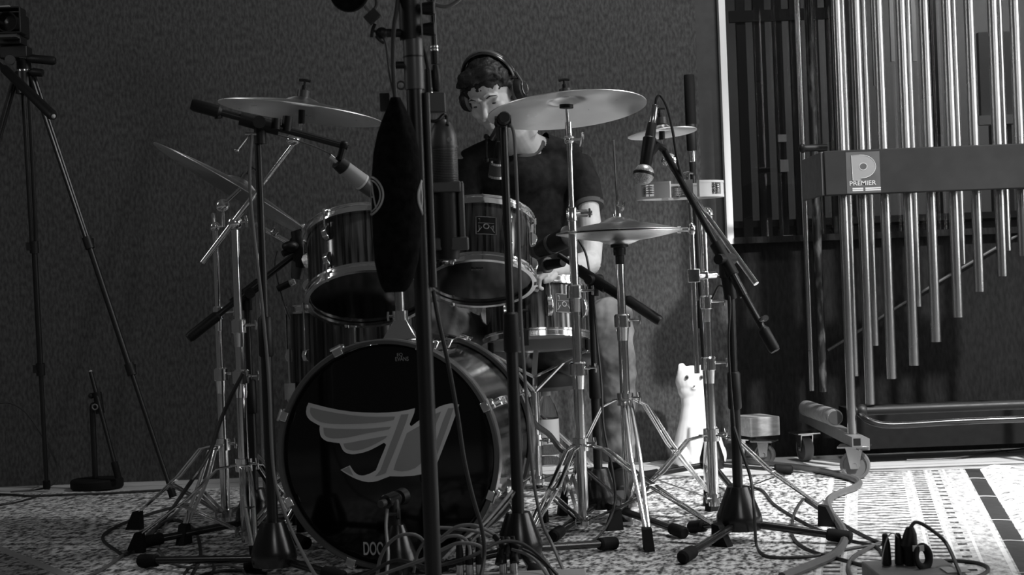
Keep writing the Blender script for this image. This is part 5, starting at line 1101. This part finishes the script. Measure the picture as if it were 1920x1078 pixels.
# ================================================================== cables
cable('black cable arching right from the mains plug over the power box', [pw, pw+V((.015, 0, .012)), pw+V((.045, -.01, -.005)), (1775, 1020, 3.42), (1800, 1075, 3.30), (1812, 1100, 3.25)], .0042)
cable('black cable looping on the rug right of the power box', [(1745, 1053), (1790, 1051), (1835, 1056), (1853, 1066), (1840, 1078), (1800, 1090)], .0045)
cable('thin wire arching between the tapered plugs of the power box', [(1650, 1085, yc-.02), (1655, 1040, yc-.0), (1664, 1008, yc+.0), (1675, 1000, yc+.0), (1686, 1010, yc+.03)], .0014, LIGHTG)
cable('thick grey cable snaking from the cat figure over the right side of the rug', [(1395, 858), (1422, 868), (1470, 873), (1511, 878), (1560, 887), (1598, 897), (1611, 905), (1602, 914), (1580, 922), (1561, 931), (1552, 943), (1558, 962), (1572, 980), (1583, 1000), (1580, 1022), (1560, 1042), (1520, 1060), (1466, 1082)], .0115, CABLEH)
cable('black cable hanging down the right front stand then curling across the rug', [(1376, 800, 4.19), (1392, 850, 4.17), (1408, 900, 4.16), (1414, 960, 4.1), F(1418, 1020, .01), (1428, 1037), (1450, 1045), (1511, 1044), (1560, 1036), (1610, 1026), (1650, 1022)], .0042)
cable('dark cable making a tight bend on the rug below the stand\'s right leg', [(1506, 935), (1496, 950), (1487, 972), (1485, 1000), (1498, 1020), (1530, 1036), (1575, 1048), (1625, 1062)], .0045)
cable('thin dark cable crossing the rug from the chrome stand toward the power box', [(1405, 912), (1430, 920), (1450, 944), (1490, 970), (1533, 992), (1590, 1012), (1640, 1024), (1655, 1040)], .0042)
cable('dark cable running diagonally beside the stand leg to the power box', [(1510, 936), (1550, 962), (1590, 988), (1632, 1010), (1660, 1020)], .0045)
cable('grey cable bending toward the power box\'s left side', [(1650, 1018), (1620, 1032), (1600, 1045), (1590, 1062), (1596, 1082)], .0055, CABLEH)
cable('thin dark line of cable on floorboards at the far right', [(1700, 862), (1790, 858), (1860, 848), (1930, 840)], .003, DGREY)
cable('pale thin cable on the boards left of the cat figure', [(1180, 872), (1215, 868), (1245, 864), (1262, 868)], .0022, LIGHTG)
# microphone cables through the air
cable('black cable looping from ball microphone down its boom', [(1229, 200, 4.30), (1231, 184, 4.30), (1239, 180, 4.30), (1252, 205, 4.29), (1262, 250, 4.28), (1270, 300, 4.27), (1281, 340, 4.27)], .0038)
cable('grey cable hanging along the center stand in front of snare', [(957, 232, 3.9), (964, 255, 3.9), (968, 330, 3.89), (973, 450, 3.88), (977, 600, 3.87), (988, 760, 3.86), (997, 870, 3.86), (1005, 930, 3.86), (1018, 985, 3.86), (1035, 1020, 3.85), (1060, 1078, 3.75)], .0042, CABLEG)
cable('thin black cable drooping from the floor tom microphones', [(520, 470, 4.8), (516, 500, 4.8), (530, 560, 4.8), (545, 600, 4.8)], .0024)
cable('light cable running from pale microphone back along its boom', [(618, 288, 3.95), (590, 275, 3.95), (540, 258, 3.95), (500, 248, 3.95)], .0018, CABLEG)
cable('grey cable falling along the left boom stand\'s pole to floor', [(472, 250, 3.9), (468, 330, 3.9), (474, 420, 3.9), (490, 560, 3.9), (503, 700, 3.9), (510, 850, 3.9), (520, 920, 3.88), (545, 990, 3.85), (580, 1060, 3.75), (600, 1090, 3.7)], .0042, CABLEG)
cable('black cable hanging in front of the bass drum head from the foreground stand', [(812, 545, 3.22), (822, 600, 3.22), (840, 680, 3.22), (858, 780, 3.25), (870, 860, 3.3), (886, 930, 3.32), (903, 990, 3.34), (908, 1040, 3.35), (900, 1090, 3.3)], .0045)
cable('cable from under the hi-hat looping down beside the snare stand', [(1085, 450, 4.85), (1098, 475, 4.85), (1105, 510, 4.8), (1112, 560, 4.7), (1120, 640, 4.6), (1128, 720, 4.55), (1132, 800, 4.5), (1148, 880, 4.45), (1153, 940, 4.4), (1135, 990, 4.3), (1100, 1020, 4.2), (1040, 1030, 4.1)], .0036)
cable('black hose like cable behind the bass drum leading to lower right', [(990, 745, 4.7), (1000, 790, 4.8), (1030, 815, 5.0), (1050, 840, 5.05), (1075, 860, 5.0)], .009, CABLE)
cable('slim cable hanging beside the right front stand pole', [(1335, 560, 4.3), (1350, 535, 4.25), (1368, 560, 4.2), (1366, 640, 4.2), (1370, 720, 4.2), (1377, 800, 4.19)], .0032)
# left side
cable('black cable loop on the rug at left with a sharp bend', [(372, 944), (340, 948), (300, 958), (250, 974), (213, 990), (194, 1004), (196, 1016), (215, 1030), (236, 1040), (262, 1018), (285, 996), (320, 976), (350, 982), (370, 1005), (376, 1045), (360, 1078)], .0050)
cable('grey cable crossing the lower left corner of the rug', [(130, 1090), (180, 1074), (215, 1052), (255, 1022), (290, 990), (330, 962), (372, 915), (398, 880)], .0045, CABLEG)
cable('thin cable circle around the cymbal stand feet at left', [(312, 980), (298, 1010), (300, 1035), (330, 1058), (370, 1064), (420, 1058), (452, 1068), (470, 1090)], .0036, CABLEG)
cable('small curled cable on rug beneath the left boom stand', [(340, 1090), (352, 1068), (380, 1052), (400, 1060), (395, 1078), (360, 1084), (420, 1070), (500, 1074)], .0040)
cable('long thin cable along the back edge of rug at left', [(-20, 926), (30, 928), (60, 930), (110, 928), (200, 925), (300, 919), (340, 914)], .0042)
cable('thin cable drooping on wall behind the photo tripod', [(-10, 756, 6.1), (20, 756, 6.1), (50, 775, 6.1), (78, 815, 6.1), (95, 845, 6.1), (108, 878, 6.08), (104, 902, 6.05), F(80, 916, .01), F(20, 922, .01)], .0035)
cable('short cable slanting across the boards at far left', [(-20, 948), (20, 944), (60, 934), (75, 928)], .0035)
cable('cable draped over the left stand feet toward bass drum', [(456, 700, 4.36), (440, 730, 4.36), (415, 785, 4.36), (392, 850, 4.3), (350, 915, 4.2), F(318, 960, .03), F(285, 1000, .012), F(250, 1036, .01)], .0055, CABLE)
# pile in front of the kick drum
pl = [('outermost grey cable arc in front of the drum head lettering', [(706, 1090, 3.62), (712, 1050, 3.62), (728, 1020, 3.62), (750, 1004, 3.62), (775, 1002, 3.62), (792, 1012, 3.62), (797, 1030, 3.62), (797, 1050, 3.62)], CABLEG),
      ('flat grey cable from the foreground stand toward the center stand hub', [(820, 989, 3.66), (856, 991, 3.66), (905, 999, 3.66), (938, 1012, 3.68), (960, 1022, 3.7)], CABLEG),
      ('highest curved cable of the pile right of the foreground stand', [(822, 1014, 3.6), (838, 1000, 3.6), (856, 988, 3.6), (880, 984, 3.6), (905, 990, 3.6), (935, 1007, 3.64)], CABLEG),
      ('inner arched cable ending at a plug in the pile', [(825, 1016, 3.58), (840, 1006, 3.58), (860, 1005, 3.58), (874, 1013, 3.58), (881, 1030, 3.56), (881, 1045, 3.54)], CABLEG),
      ('long black cable sweeping along the bottom to the lower right', [(660, 1090, 3.56), (700, 1070, 3.56), (745, 1050, 3.56), (800, 1062, 3.52), (840, 1056, 3.52), (885, 1042, 3.52), (935, 1017, 3.56), (975, 1018, 3.58), (1008, 1040, 3.58), (1045, 1078, 3.55)], CABLE),
      ('grey cable curving from the pile out at the lower right', [(960, 1030, 3.6), (985, 1038, 3.58), (1010, 1056, 3.55), (1030, 1085, 3.5)], CABLEG),
      ('second black cable curving down beside the grey one', [(975, 1028, 3.64), (1000, 1040, 3.62), (1024, 1060, 3.58), (1040, 1090, 3.5)], CABLE),
      ('grey cable crossing low behind the foreground stand', [(690, 1086, 3.5), (730, 1072, 3.5), (790, 1050, 3.5), (830, 1030, 3.5), (862, 1018, 3.5), (900, 1024, 3.5), (906, 1045, 3.5)], CABLEG),
      ('pale upright cable before the kick microphone', [(726, 955, 3.78), (724, 990, 3.74), (728, 1040, 3.68), (724, 1085, 3.6)], CABLEG),
      ('dark cable between the drum hoop and center stand', [(960, 920, 3.9), (940, 945, 3.86), (905, 985, 3.8), (860, 1020, 3.7), (830, 1050, 3.6)], CABLEG),
      ('thicker cable beside the right hoop of bass drum', [(985, 860, 4.0), (975, 900, 3.95), (950, 945, 3.88), (915, 985, 3.8), (880, 1020, 3.7)], CABLE),
      ('small cable bow just right of the kick microphone hub', [(775, 1075, 3.55), (782, 1040, 3.58), (796, 1016, 3.6), (815, 1000, 3.62), (830, 1010, 3.6)], CABLE)]
for lb, pts, m in pl: cable(lb, pts, .0040, m)
c_ = P(948, 1022, 3.66); tt = thing('cable_connector', 'cluster of black cable connectors hanging at the foot of the center stand', 'connector', c_)
for a, b in (((928, 1004), (946, 1026)), ((950, 1012), (975, 1030)), ((940, 1030), (936, 1058)), ((962, 1030), (966, 1056)), ((950, 1008), (952, 1040))):
    MB().tube([P(*a, 3.62), P(*b, 3.60)], [.008, .0105], 12).build('plug_body', PLAST, tt)
MB().tube([P(933, 1014, 3.61), P(940, 1021, 3.61)], .0110, 12).build('silver_tip', CHROMED, tt)

for cat_, g_ in (('microphone stand', 'microphone stands around the drum kit'), ('microphone', 'microphones around the drum kit'), ('cymbal', 'cymbals of the drum kit'), ('cymbal stand', 'chrome cymbal stands'), ('drum', 'drums of the kit'), ('cable', 'cables of the studio floor and stands'), ('drumstick', 'pair of drumsticks'), ('rug', 'rugs on the floor')):
    for o in S.objects:
        if o.get('category') == cat_ and not o.get('group'): o['group'] = g_
